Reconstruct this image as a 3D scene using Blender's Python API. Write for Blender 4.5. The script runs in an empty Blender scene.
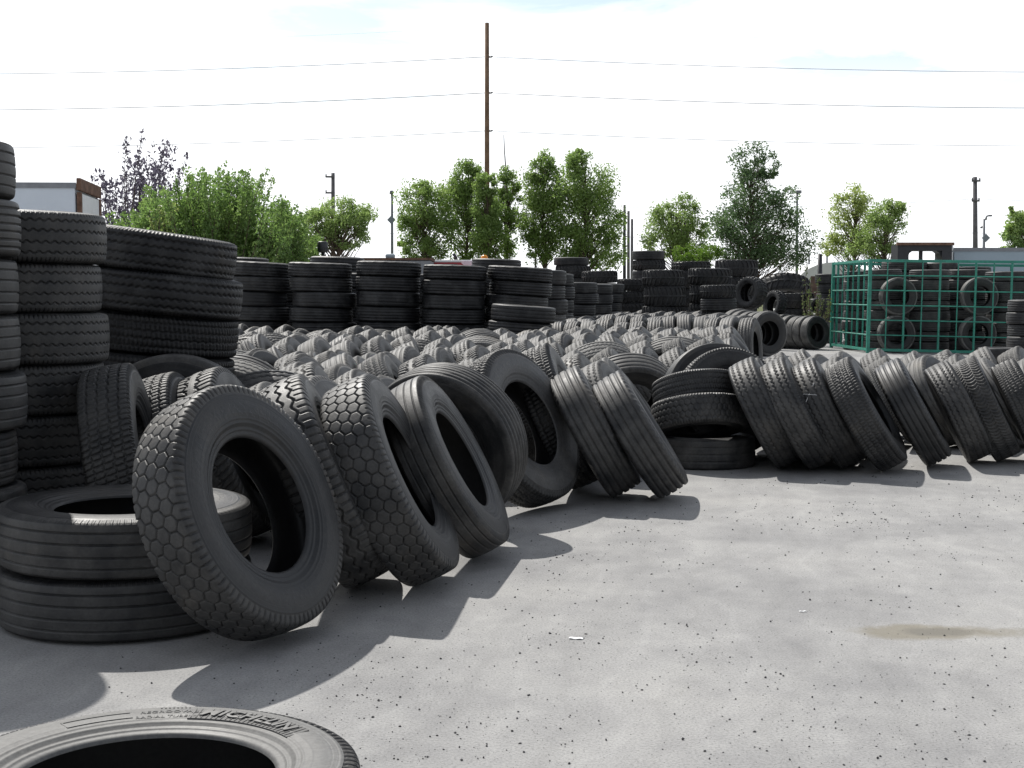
import bpy, bmesh, math, random
import numpy as np
from mathutils import Vector, Matrix, Quaternion
R_ = math.radians
rnd = random.Random(7)
sc = bpy.context.scene
COL = sc.collection
F = 1400.0; HZ = 295.0; EYE = 1.5
PITCH = math.atan((384 - HZ) / F)
CAM = Vector((0, 0, EYE))
FWD = Vector((0, math.cos(PITCH), -math.sin(PITCH))); UP = Vector((0, math.sin(PITCH), math.cos(PITCH)))

def ray(px, py): return FWD + Vector((1, 0, 0)) * ((px - 512) / F) + UP * ((384 - py) / F)
def at(px, py, Y):
    r = ray(px, py); return CAM + r * (Y / r.y)
def ground(px, py):
    r = ray(px, py); return CAM + r * (-EYE / r.z)
def proj(P):
    P = np.asarray(P) - np.array(CAM); d = P @ np.array(FWD)
    return 512 + F * P[:, 0] / d, 384 - F * (P @ np.array(UP)) / d

# ------------------------------------------------------------------ materials
def mat(name, rough=.6, spec=.4):
    m = bpy.data.materials.new(name); m.use_nodes = True
    nt = m.node_tree; b = nt.nodes['Principled BSDF']
    b.inputs['Roughness'].default_value = rough
    b.inputs['Specular IOR Level'].default_value = spec
    return m, nt, b
def N(nt, t, **kw):
    n = nt.nodes.new(t)
    for k, v in kw.items():
        if k in n.inputs: n.inputs[k].default_value = v
        else: setattr(n, k, v)
    return n
def ramp(nt, stops):
    r = nt.nodes.new('ShaderNodeValToRGB'); e = r.color_ramp.elements
    while len(e) < len(stops): e.new(.5)
    for i, (p, c) in enumerate(stops):
        e[i].position = p; e[i].color = (*c, 1) if len(c) == 3 else c
    return r
def mix(nt, fac, a, b, mode='MIX'):
    m = nt.nodes.new('ShaderNodeMix'); m.data_type = 'RGBA'; m.blend_type = mode
    L = nt.links.new
    for s, v in ((m.inputs[0], fac), (m.inputs[6], a), (m.inputs[7], b)):
        if isinstance(v, bpy.types.NodeSocket): L(v, s)
        elif isinstance(v, (tuple, list)): s.default_value = (*v, 1)
        else: s.default_value = v
    return m.outputs[2]

def rubber(name, dark, dust, lo, hi, rough, bump=.15, spec=.35, streak=False):
    m, nt, b = mat(name, rough, spec); L = nt.links.new
    tc = N(nt, 'ShaderNodeTexCoord'); oi = N(nt, 'ShaderNodeObjectInfo')
    add = N(nt, 'ShaderNodeVectorMath', operation='ADD'); sc_ = N(nt, 'ShaderNodeVectorMath', operation='SCALE', Scale=40.0)
    comb = N(nt, 'ShaderNodeCombineXYZ'); L(oi.outputs['Random'], comb.inputs[0]); L(oi.outputs['Random'], comb.inputs[1])
    L(comb.outputs[0], sc_.inputs[0]); L(tc.outputs['Object'], add.inputs[0]); L(sc_.outputs[0], add.inputs[1])
    n1 = N(nt, 'ShaderNodeTexNoise', Scale=4.5, Detail=7.0, Roughness=.65); L(add.outputs[0], n1.inputs['Vector'])
    n2 = N(nt, 'ShaderNodeTexNoise', Scale=70.0, Detail=5.0, Roughness=.7); L(add.outputs[0], n2.inputs['Vector'])
    r1 = ramp(nt, [(lo, (0, 0, 0)), (hi, (1, 1, 1))]); L(n1.outputs[0], r1.inputs[0])
    mr = N(nt, 'ShaderNodeMapRange'); L(oi.outputs['Random'], mr.inputs[0]); mr.inputs[3].default_value = .45; mr.inputs[4].default_value = 1.0
    mu = N(nt, 'ShaderNodeMath', operation='MULTIPLY'); L(r1.outputs[0], mu.inputs[0]); L(mr.outputs[0], mu.inputs[1])
    fac = mu.outputs[0]
    if streak:      # worn dusty band round the wall, and radial scuffs
        flatv = N(nt, 'ShaderNodeVectorMath', operation='MULTIPLY'); L(tc.outputs['Object'], flatv.inputs[0]); flatv.inputs[1].default_value = (1, 1, 0)
        ln = N(nt, 'ShaderNodeVectorMath', operation='LENGTH'); L(flatv.outputs[0], ln.inputs[0])
        rb = ramp(nt, [(.355, (0, 0, 0)), (.395, (.42, .42, .42)), (.43, (.30, .30, .30)), (.465, (.05, .05, .05))]); L(ln.outputs['Value'], rb.inputs[0])
        rn = N(nt, 'ShaderNodeTexNoise', Scale=9.0, Detail=4.0); L(add.outputs[0], rn.inputs['Vector'])
        pm = N(nt, 'ShaderNodeMath', operation='MULTIPLY'); L(rb.outputs[0], pm.inputs[0]); L(rn.outputs[0], pm.inputs[1])
        ad = N(nt, 'ShaderNodeMath', operation='ADD', use_clamp=True); L(mu.outputs[0], ad.inputs[0]); L(pm.outputs[0], ad.inputs[1]); fac = ad.outputs[0]
    c = mix(nt, fac, dark, dust)
    n3 = N(nt, 'ShaderNodeTexNoise', Scale=2.1, Detail=6.0, Roughness=.7, Distortion=.6); L(add.outputs[0], n3.inputs['Vector'])
    r4 = ramp(nt, [(.56, (0, 0, 0)), (.74, (.38, .38, .38))]); L(n3.outputs[0], r4.inputs[0])
    c = mix(nt, r4.outputs[0], c, tuple(x * y for x, y in zip(dust, (1.12, 1.0, .84))))
    r2 = ramp(nt, [(.3, (.72, .72, .72)), (.7, (1.2, 1.2, 1.2))]); L(n2.outputs[0], r2.inputs[0])
    c = mix(nt, 1.0, c, r2.outputs[0], 'MULTIPLY')
    L(c, b.inputs['Base Color'])
    rr = N(nt, 'ShaderNodeMapRange'); L(mu.outputs[0], rr.inputs[0]); rr.inputs[3].default_value = rough - .08; rr.inputs[4].default_value = min(1, rough + .2)
    L(rr.outputs[0], b.inputs['Roughness'])
    bp = N(nt, 'ShaderNodeBump', Strength=bump, Distance=.004); L(n2.outputs[0], bp.inputs['Height'])
    if streak:      # worn moulding marks in a band round the wall
        sp = N(nt, 'ShaderNodeSeparateXYZ'); L(tc.outputs['Object'], sp.inputs[0])
        an = N(nt, 'ShaderNodeMath', operation='ARCTAN2'); L(sp.outputs[1], an.inputs[0]); L(sp.outputs[0], an.inputs[1])
        cv = N(nt, 'ShaderNodeCombineXYZ'); a1 = N(nt, 'ShaderNodeMath', operation='MULTIPLY'); L(an.outputs[0], a1.inputs[0]); a1.inputs[1].default_value = 15.0; L(a1.outputs[0], cv.inputs[0])
        a2 = N(nt, 'ShaderNodeMath', operation='MULTIPLY'); L(ln.outputs['Value'], a2.inputs[0]); a2.inputs[1].default_value = 42.0; L(a2.outputs[0], cv.inputs[1]); L(oi.outputs['Random'], cv.inputs[2])
        mn = N(nt, 'ShaderNodeTexNoise', Scale=1.0, Detail=1.0); L(cv.outputs[0], mn.inputs['Vector'])
        st = ramp(nt, [(.52, (0, 0, 0)), (.56, (1, 1, 1))]); L(mn.outputs[0], st.inputs[0])
        bd = ramp(nt, [(.365, (0, 0, 0)), (.372, (1, 1, 1)), (.425, (1, 1, 1)), (.432, (0, 0, 0))]); L(ln.outputs['Value'], bd.inputs[0])
        pr = N(nt, 'ShaderNodeMath', operation='MULTIPLY'); L(st.outputs[0], pr.inputs[0]); L(bd.outputs[0], pr.inputs[1])
        b2 = N(nt, 'ShaderNodeBump', Strength=.35, Distance=.0012); L(pr.outputs[0], b2.inputs['Height']); L(bp.outputs[0], b2.inputs['Normal']); bp = b2
    L(bp.outputs[0], b.inputs['Normal'])
    return m
M = {}
M['tread'] = rubber('worn_tread_rubber', (.018, .019, .0205), (.108, .105, .100), .36, .72, .55, .25, .40)
M['field_tread'] = rubber('dusty_field_tread_rubber', (.032, .032, .033), (.225, .221, .211), .30, .66, .60, .25, .34)
M['field_side'] = rubber('dusty_field_sidewall_rubber', (.013, .014, .0155), (.050, .050, .049), .34, .74, .52, .12, .36, True)
M['palewall'] = rubber('pale_sidewall_rubber', (.045, .045, .046), (.12, .119, .116), .34, .70, .5, .12, .4, True)
M['dark_tread'] = rubber('dark_tread_rubber', (.013, .0135, .015), (.078, .079, .080), .47, .76, .58, .2, .34)
M['dark_side'] = rubber('dark_sidewall_rubber', (.012, .013, .014), (.040, .040, .041), .36, .74, .55, .12, .30, True)
M['side'] = rubber('sidewall_rubber', (.011, .012, .0135), (.052, .051, .050), .38, .72, .50, .12, .36, True)
M['dusty_side'] = rubber('dusty_sidewall_rubber', (.105, .105, .102), (.175, .172, .166), .34, .70, .6, .12)
M['dusty_tread'] = rubber('dusty_tread_rubber', (.03, .03, .031), (.11, .108, .104), .34, .70, .6)
M['inner'] = rubber('liner_rubber', (.014, .014, .015), (.035, .034, .033), .4, .8, .5, .08)
M['patch'] = rubber('letter_patch_rubber', (.055, .055, .055), (.085, .085, .084), .3, .7, .6, .3)
def flat(name, col, rough=.6, spec=.4, var=.25, scale=6.0, metal=0.0, bump=.0):
    m, nt, b = mat(name, rough, spec); L = nt.links.new
    tc = N(nt, 'ShaderNodeTexCoord'); n = N(nt, 'ShaderNodeTexNoise', Scale=scale, Detail=6.0, Roughness=.65); L(tc.outputs['Object'], n.inputs['Vector'])
    a = tuple(x * (1 - var) for x in col); c = tuple(min(1, x * (1 + var)) for x in col)
    r = ramp(nt, [(.3, a), (.7, c)]); L(n.outputs[0], r.inputs[0]); L(r.outputs[0], b.inputs['Base Color'])
    b.inputs['Metallic'].default_value = metal
    if bump:
        bp = N(nt, 'ShaderNodeBump', Strength=bump, Distance=.01); L(n.outputs[0], bp.inputs['Height']); L(bp.outputs[0], b.inputs['Normal'])
    return m
M['teal'] = flat('teal_paint', (.028, .225, .165), .4, .5, .25, 9)
M['pole_wood'] = flat('weathered_pole_wood', (.20, .13, .085), .85, .2, .35, 3)
M['grey_wood'] = flat('grey_pole_wood', (.14, .135, .14), .85, .2, .3, 3)
M['steel'] = flat('galvanised_steel', (.22, .23, .25), .5, .5, .15, 5)
M['dark_steel'] = flat('dark_steel', (.025, .027, .032), .5, .5, .3, 4)
M['wire'] = flat('aluminium_wire', (.36, .38, .42), .5, .4, .1, 1)
M['sign'] = flat('sign_back', (.22, .25, .29), .5, .4, .1, 3)
M['trailer'] = flat('pale_trailer_panel', (.66, .72, .79), .45, .4, .06, .8)
M['trailer_blue'] = flat('blue_grey_trailer_panel', (.34, .42, .48), .5, .4, .06, .8)
M['white'] = flat('white_panel', (.72, .73, .74), .5, .4, .08, 2)
M['rust'] = flat('rusty_frame', (.15, .09, .065), .85, .2, .5, 5)
M['red'] = flat('red_paint', (.32, .02, .03), .35, .5, .1, 2)
M['redprint'] = flat('faded_red_print', (.42, .22, .24), .6, .3, .2, 8)
M['orange'] = flat('orange_lens', (.8, .30, .02), .3, .5, .05, 2)
M['glass'] = flat('dark_glass', (.02, .025, .03), .08, .6, .1, 1)
M['bark'] = flat('tree_bark', (.11, .085, .065), .9, .2, .35, 12, 0, .5)
M['pebble'] = flat('dark_pebble', (.045, .045, .047), .85, .3, .7, 5)
M['scrap'] = flat('white_scrap_plastic', (.85, .86, .86), .4, .4, .05, 5)
M['plywood'] = flat('weathered_board', (.15, .10, .08), .85, .2, .35, 4)
M['tarp'] = flat('pale_shelter_cover', (.70, .70, .70), .5, .3, .08, .7)
def leafmat(name, a, b_, c, trans=.45):
    m = bpy.data.materials.new(name); m.use_nodes = True; nt = m.node_tree; L = nt.links.new
    for n in list(nt.nodes): nt.nodes.remove(n)
    out = N(nt, 'ShaderNodeOutputMaterial'); tc = N(nt, 'ShaderNodeTexCoord')
    n1 = N(nt, 'ShaderNodeTexNoise', Scale=.9, Detail=3.0, Roughness=.6); L(tc.outputs['Object'], n1.inputs['Vector'])
    n2 = N(nt, 'ShaderNodeTexNoise', Scale=14.0, Detail=2.0); L(tc.outputs['Object'], n2.inputs['Vector'])
    mm = N(nt, 'ShaderNodeMath', operation='ADD'); L(n1.outputs[0], mm.inputs[0]); L(n2.outputs[0], mm.inputs[1])
    hf = N(nt, 'ShaderNodeMath', operation='MULTIPLY'); L(mm.outputs[0], hf.inputs[0]); hf.inputs[1].default_value = .5
    r = ramp(nt, [(.34, a), (.52, b_), (.66, c)]); L(hf.outputs[0], r.inputs[0])
    d = N(nt, 'ShaderNodeBsdfDiffuse'); t = N(nt, 'ShaderNodeBsdfTranslucent'); g = N(nt, 'ShaderNodeBsdfGlossy', Roughness=.45)
    g.inputs['Color'].default_value = (.6, .6, .6, 1)
    for s in (d, t): L(r.outputs[0], s.inputs['Color'])
    m1 = N(nt, 'ShaderNodeMixShader'); m1.inputs[0].default_value = trans; L(d.outputs[0], m1.inputs[1]); L(t.outputs[0], m1.inputs[2])
    m2 = N(nt, 'ShaderNodeMixShader'); m2.inputs[0].default_value = .06; L(m1.outputs[0], m2.inputs[1]); L(g.outputs[0], m2.inputs[2])
    L(m2.outputs[0], out.inputs[0]); return m
M['leaf_green'] = leafmat('poplar_leaves', (.15, .25, .065), (.24, .36, .09), (.34, .45, .14), .6)
M['leaf_dark'] = leafmat('dark_poplar_leaves', (.07, .125, .055), (.125, .21, .08), (.20, .29, .12), .5)
M['leaf_light'] = leafmat('light_leaves', (.19, .29, .08), (.29, .41, .12), (.40, .50, .19), .6)
M['leaf_yellow'] = leafmat('yellowing_leaves', (.26, .34, .09), (.36, .45, .13), (.47, .53, .20), .6)
M['leaf_bright'] = leafmat('bright_shrub_leaves', (.10, .19, .02), (.15, .26, .03), (.20, .32, .05), .5)
M['leaf_willow'] = leafmat('willow_leaves', (.12, .22, .06), (.20, .32, .08), (.29, .40, .12), .55)
M['leaf_purple'] = leafmat('purple_leaves', (.075, .065, .10), (.125, .11, .155), (.19, .175, .22), .4)
M['weed'] = leafmat('weed_leaves', (.07, .11, .03), (.12, .16, .05), (.18, .2, .08), .4)

# ------------------------------------------------------------------ object helpers
def tag(o, label=None, cat=None, group=None, kind=None):
    for k, v in (('label', label), ('category', cat), ('group', group), ('kind', kind)):
        if v: o[k] = v
    return o
def empty(name, loc=(0, 0, 0)):
    o = bpy.data.objects.new(name, None); COL.objects.link(o); o.location = loc; o.empty_display_size = .1; return o
def link(name, me, parent=None):
    o = bpy.data.objects.new(name, me); COL.objects.link(o)
    if parent: o.parent = parent
    return o
def mesh_np(name, V, Q, material, smooth=True, T=None):
    V = np.asarray(V, np.float32); me = bpy.data.meshes.new(name)
    me.vertices.add(len(V)); me.vertices.foreach_set('co', V.ravel())
    Q = np.asarray(Q, np.int32).reshape(-1, 4); nq = len(Q)
    T = np.zeros((0, 3), np.int32) if T is None else np.asarray(T, np.int32).reshape(-1, 3); ntr = len(T)
    me.loops.add(nq * 4 + ntr * 3); me.loops.foreach_set('vertex_index', np.concatenate([Q.ravel(), T.ravel()]))
    me.polygons.add(nq + ntr)
    ls = np.concatenate([np.arange(nq) * 4, nq * 4 + np.arange(ntr) * 3]).astype(np.int32)
    me.polygons.foreach_set('loop_start', ls)
    me.polygons.foreach_set('use_smooth', np.full(nq + ntr, smooth))
    me.update(calc_edges=True); me.validate()
    if material: me.materials.append(material)
    return me
class MB:
    """collects boxes, bars and tubes; build() links them as ONE mesh object"""
    def __init__(s): s.v = []; s.f = []; s.n = 0
    def add(s, V, Fc):
        s.v += [tuple(p) for p in V]; s.f += [tuple(i + s.n for i in f) for f in Fc]; s.n += len(V)
    def box(s, c, size, rot=None, bev=0.0):
        bm = bmesh.new(); bmesh.ops.create_cube(bm, size=1)
        for v in bm.verts: v.co = Vector((v.co.x * size[0], v.co.y * size[1], v.co.z * size[2]))
        if bev: bmesh.ops.bevel(bm, geom=bm.edges[:], offset=bev, segments=2, affect='EDGES', profile=.6)
        for v in bm.verts:
            if rot is not None: v.co = rot @ v.co
            v.co += Vector(c)
        bm.verts.index_update(); s.add([v.co for v in bm.verts], [[v.index for v in f.verts] for f in bm.faces]); bm.free()
    def tube(s, pts, rads, seg=8, cap=True):
        pts = [Vector(p) for p in pts]
        if not isinstance(rads, (list, tuple)): rads = [rads] * len(pts)
        V = []; Fc = []; ref = Vector((0.31, 0.17, 0.93))
        for i, p in enumerate(pts):
            t = (pts[min(i + 1, len(pts) - 1)] - pts[max(i - 1, 0)]).normalized()
            if abs(t.dot(ref)) > .98: ref = Vector((1, .1, .05))
            a = t.cross(ref).normalized(); b = t.cross(a)
            for k in range(seg):
                w = 2 * math.pi * k / seg; V.append(p + (a * math.cos(w) + b * math.sin(w)) * rads[i])
        for i in range(len(pts) - 1):
            for k in range(seg):
                k2 = (k + 1) % seg; Fc.append([i * seg + k, i * seg + k2, (i + 1) * seg + k2, (i + 1) * seg + k])
        if cap:
            Fc.append(list(range(seg))[::-1]); Fc.append([(len(pts) - 1) * seg + k for k in range(seg)])
        s.add(V, Fc)
    def prism(s, poly, y0, y1):
        """poly in (x,z), extruded along y"""
        n = len(poly); V = [(x, y0, z) for x, z in poly] + [(x, y1, z) for x, z in poly]
        s.add(V, [list(range(n)), [n + i for i in range(n)][::-1]] + [[i, n + i, n + (i + 1) % n, (i + 1) % n] for i in range(n)])
    def build(s, name, material, parent=None, smooth=False):
        me = bpy.data.meshes.new(name); me.from_pydata(s.v, [], s.f); me.update()
        bm = bmesh.new(); bm.from_mesh(me); bmesh.ops.recalc_face_normals(bm, faces=bm.faces[:]); bm.to_mesh(me); bm.free()
        me.materials.append(material)
        if smooth: me.polygons.foreach_set('use_smooth', [True] * len(me.polygons))
        return link(name, me, parent)

# ------------------------------------------------------------------ tyre meshes (axis along local Z)
def chaikin(P, k=2):
    P = [np.array(p, float) for p in P]
    for _ in range(k):
        Q = [P[0]]
        for a, b in zip(P[:-1], P[1:]): Q += [a * .75 + b * .25, a * .25 + b * .75]
        Q.append(P[-1]); P = Q
    return np.array(P)
def resample(P, n):
    d = np.r_[0, np.cumsum(np.hypot(*np.diff(P, axis=0).T))]; t = np.linspace(0, d[-1], n)
    return np.c_[np.interp(t, d, P[:, 0]), np.interp(t, d, P[:, 1])], d[-1]
def lathe(P, n, flip=False):
    th = np.arange(n) * 2 * np.pi / n
    V = np.stack([P[None, :, 1] * np.cos(th)[:, None], P[None, :, 1] * np.sin(th)[:, None], np.broadcast_to(P[None, :, 0], (n, len(P)))], -1)
    return V
def gridq(nu, nv, flip=False):
    i = np.arange(nu)[:, None]; j = np.arange(nv - 1)[None, :]; i2 = (i + 1) % nu
    q = np.stack([i * nv + j, i2 * nv + j, i2 * nv + j + 1, i * nv + j + 1], -1).reshape(-1, 4)
    return q[:, ::-1] if flip else q
def groove(d, w, soft=.0025): # d = distance from groove centre line; 1 in the groove
    return 1 - np.clip((np.abs(d) - w) / soft, 0, 1)
def tri(x): return 2 * np.abs(2 * (x - np.floor(x + .5))) - 1
def heights(kind, u, v, hw, C, soft):
    """groove depth 0..1 at u round the tyre (metres) and v across it"""
    def pitch(p): return C / round(C / p)
    if kind == 'hex':
        p = pitch(.066); q = p * .84; best = np.full(u.shape, 9.); sec = best.copy()
        j0 = np.round(v / q)
        for dj in (-1, 0, 1):
            j = j0 + dj; off = (np.mod(j, 2)) * p * .5; i0 = np.round((u - off) / p)
            for di in (-1, 0, 1):
                d = np.hypot((u - (i0 + di) * p - off), (v - j * q))
                n = np.minimum(best, d); sec = np.where(d < best, best, np.minimum(sec, d)); best = n
        g = groove((sec - best) * .5, .0015, soft)
        sh = np.abs(v) > hw * .90
        g = np.where(sh, groove(tri(u / p + .25) * p / 4, .0035, soft) * .9, g)
        return g
    if kind == 'rib':
        g = 0
        for x in (-.62, -.22, .22, .62): g = np.maximum(g, groove(v - x * hw, .0032, soft))
        return np.maximum(g * .9, groove(tri(u / pitch(.018)) * .0045, .0012, soft) * (np.abs(v) > hw * .93) * .5)
    if kind == 'fine':
        g = 0
        for x in (-.72, -.43, -.14, .14, .43, .72): g = np.maximum(g, groove(v - x * hw, .0038, soft))
        return g
    if kind == 'zig':
        p = pitch(.052); g = 0
        for k, x in enumerate((-.66, -.24, .24, .66)):
            z = np.clip(tri(u / p + k * .31) * 1.6, -1, 1) * .0055
            g = np.maximum(g, groove(v - x * hw - z, .0030, soft))
        g = np.maximum(g, groove(tri(u / p) * p / 4, .0018, soft) * (np.abs(v) > hw * .88) * .7)
        return g
    if kind == 'block':
        p = pitch(.062); g = 0
        xs = (-.62, -.21, .21, .62); band = np.digitize(v / hw, xs)
        for x in xs: g = np.maximum(g, groove(v - x * hw - np.clip(tri(u / p) * 1.5, -1, 1) * .004, .0038, soft))
        ph = u / p + band * .5 + v * 3.0
        g = np.maximum(g, groove(tri(ph) * p / 4, .0036, soft))
        return np.maximum(g, groove(tri(u / p * 2) * p / 8, .003, soft) * (np.abs(v) > hw * .95) * .6)
    if kind == 'lug':
        p = pitch(.085)
        g = groove(tri((u + np.abs(v) * .35) / p + (v > 0) * .5) * p / 4, .0055, soft) * (np.abs(v) > hw * .18)
        z = np.clip(tri(u / p) * 1.4, -1, 1) * .012
        for x in (-.30, .30): g = np.maximum(g, groove(v - x * hw - z, .0048, soft))
        return g
    if kind == 'wave':
        p = pitch(.085); g = 0
        z = np.clip(tri(u / p) * 1.5, -1, 1) * .010
        for x in (-.45, .0, .45): g = np.maximum(g, groove(v - x * hw - z, .005, soft))
        g = np.maximum(g, groove(tri(u / p + .1) * p / 4, .004, soft) * (np.abs(v) > hw * .60))
        return g
    if kind == 'scoop':
        p = pitch(.075); g = 0
        for x, w_ in ((-.72, .30), (.0, .34), (.72, .30)):
            t = np.clip((v / hw - x) / w_, -1.2, 1.2); cur = (1 - t * t) * .022
            g = np.maximum(g, groove(tri((u - cur) / p + abs(x)) * p / 4, .0048, soft) * (np.abs(t) < 1))
        return g
    if kind == 'loader':
        p = pitch(.26)
        ph = (u + np.abs(v) * .55) / p + (v > 0) * .5
        g = groove(tri(ph) * p / 4, .038, soft * 3) * (np.abs(v) > hw * .10)
        return g
    if kind == 'bald':
        g = 0
        for x in (-.5, 0, .5): g = np.maximum(g, groove(v - x * hw, .0025, soft) * .5)
        return g
R0, W0 = .52, .28
def half_profile(bulge=1.0):
    R, W = R0, W0
    tread = [(0, R), (.2 * W, R - .002), (.36 * W, R - .006), (.42 * W, R - .010), (.452 * W, R - .018), (.47 * W, R - .034), (.478 * W, R - .052)]
    side = [(.478 * W, R - .052), (.487 * W, R * .86), (.5 * W * bulge, R * .80), (.495 * W, R * .735), (.47 * W, R * .675), (.43 * W, R * .625), (.405 * W, R * .595), (.40 * W, R * .572), (.385 * W, R * .556), (.35 * W, R * .548)]
    inner = [(.35 * W, R * .548), (.335 * W, R * .565), (.36 * W, R * .62), (.42 * W, R * .70), (.445 * W, R * .78), (.44 * W, R * .86), (.41 * W, R * .915), (.33 * W, R * .945), (.15 * W, R * .952), (0, R * .953)]
    return tread, side, inner
def side_profile(n):
    _, side, _ = half_profile(); P, _L = resample(chaikin(side, 2), n); r = P[:, 1] / R0
    bump = np.zeros(len(P))
    for c, w, a in ((.885, .006, .0022), (.868, .004, .0016), (.852, .004, .0014), (.835, .003, .001), (.735, .004, .0012), (.690, .005, .0018), (.655, .010, .0028), (.628, .004, -.0018), (.606, .005, .003)):
        bump += a * np.exp(-((r - c) / w) ** 2)
    P = P.copy(); P[:, 0] += bump; return P
TYRE = {}
def tyre_meshes(kind, lod):
    key = (kind, lod)
    if key in TYRE: return TYRE[key]
    nu, nv, ns, ni = {'near': (960, 92, 240, 144), 'mid': (420, 46, 96, 64), 'low': (270, 30, 48, 40)}[lod]
    tr, sd, inn = half_profile()
    T = chaikin(tr, 2); full = np.r_[T[::-1] * [-1, 1], T[1:]]
    P, Ln = resample(full, nv); v = np.linspace(-Ln / 2, Ln / 2, nv); C = 2 * np.pi * R0
    tan = np.gradient(P, axis=0); nrm = np.c_[tan[:, 1] * -1, tan[:, 0]]; nrm /= np.linalg.norm(nrm, axis=1)[:, None]  # (z,r)
    nrm *= np.sign(nrm[nv // 2, 1])
    u = np.arange(nu) * C / nu; U, VV = np.meshgrid(u, v, indexing='ij')
    hw = .46 * W0
    soft = {'near': .0017, 'mid': .004, 'low': .005}[lod]
    depth = .06 if kind == 'loader' else {'near': .011, 'mid': .014, 'low': .018}[lod]
    g = heights(kind, U, VV, hw, C, soft)
    fade = np.clip((Ln / 2 - np.abs(v)) / .018, 0, 1); g = g * fade[None, :]
    g = g + .012 * np.sin(U * 9.1) * np.sin(VV * 31)      # slight wear unevenness
    th = u / C * 2 * np.pi
    rr = P[None, :, 1] - g * depth * nrm[None, :, 1]; zz = P[None, :, 0] - g * depth * nrm[None, :, 0]
    V = np.stack([rr * np.cos(th)[:, None], rr * np.sin(th)[:, None], zz], -1).reshape(-1, 3)
    out = {'tread': (V, gridq(nu, nv))}
    SP = side_profile({'near': 56, 'mid': 26, 'low': 9}[lod])
    for nm, s in (('sidewall_a', 1), ('sidewall_b', -1)):
        Vs = lathe(SP * [s, 1], ns).reshape(-1, 3); out[nm] = (Vs, gridq(ns, len(SP), s < 0))
    I = chaikin(inn, 1); I, _ = resample(np.r_[I * [-1, 1], I[::-1][1:]] if False else np.r_[(I * [-1, 1]), I[::-1][1:]], {'near': 36, 'mid': 24, 'low': 12}[lod])
    out['inner_liner'] = (lathe(I, ni).reshape(-1, 3), gridq(ni, len(I), True))
    TYRE[key] = out; return out
MESH = {}
WEAR = {'worn': ('tread', 'side'), 'pale': ('dusty_tread', 'dusty_side'), 'field': ('field_tread', 'field_side'), 'dark': ('dark_tread', 'dark_side'), 'palewall': ('tread', 'palewall')}
def tyre_mesh(kind, lod, dusty='worn'):
    """meshes of the parts (near, mid)"""
    k = (kind, lod, dusty)
    if k not in MESH:
        d = tyre_meshes(kind, lod)
        a, b = WEAR[dusty]; mt = {'tread': M[a], 'sidewall_a': M[b], 'sidewall_b': M[b], 'inner_liner': M['inner']}
        MESH[k] = {p: mesh_np(kind + '_' + p, d[p][0], d[p][1], mt[p]) for p in d}
    return MESH[k]
def tyre_single(kind, lod, dusty='worn'):
    k = (kind, lod, dusty, 'one'); a, b = WEAR[dusty]
    if k not in MESH:
        d = tyre_meshes(kind, lod); V = []; Q = []; mi = []; n = 0
        for i, p in enumerate(('tread', 'sidewall_a', 'sidewall_b', 'inner_liner')):
            V.append(d[p][0]); Q.append(d[p][1] + n); mi += [(0, 1, 1, 2)[i]] * len(d[p][1]); n += len(d[p][0])
        me = mesh_np(kind + '_tyre', np.concatenate(V), np.concatenate(Q), M[a])
        me.materials.append(M[b]); me.materials.append(M['inner']); me.polygons.foreach_set('material_index', mi); MESH[k] = me
    return MESH[k]

def axis_dir(yaw, lean):
    y, l = R_(yaw), R_(lean); return Vector((math.cos(y) * math.cos(l), math.sin(y) * math.cos(l), math.sin(l)))
def rotq(n, spin):
    return Vector((0, 0, 1)).rotation_difference(n) @ Quaternion((0, 0, 1), spin)
def rest_z(n, R, W):
    s = math.sqrt(max(0, 1 - n.z * n.z)); return max(R * s + .42 * W * abs(n.z), (R - .03) * s + .47 * W * abs(n.z))
NEAR_D, PART_D = 8.7, 15.5
COUNT = {'n': 0}
def tyre(c, n, R, W, kind, label, group=None, name='truck_tyre', cat='tyre', lod=None, dusty='worn', spin=None):
    d = c[1]; COUNT['n'] += 1
    root_rot = rotq(n, rnd.uniform(0, 6.28) if spin is None else spin)
    S = (R / R0, R / R0, W / W0)
    lod = lod or ('near' if d < NEAR_D else 'mid' if d < 22 else 'low')
    if d < PART_D:
        o = empty(name, c); o.rotation_mode = 'QUATERNION'; o.rotation_quaternion = root_rot; o.scale = S
        ms = tyre_mesh(kind, lod, dusty)
        for p in ms: link('sidewall' if p.startswith('sidewall') else p, ms[p], o)
    else:
        o = link(name, tyre_single(kind, lod, dusty)); o.location = c; o.rotation_mode = 'QUATERNION'; o.rotation_quaternion = root_rot; o.scale = S
    return tag(o, label, cat, group)

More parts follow.
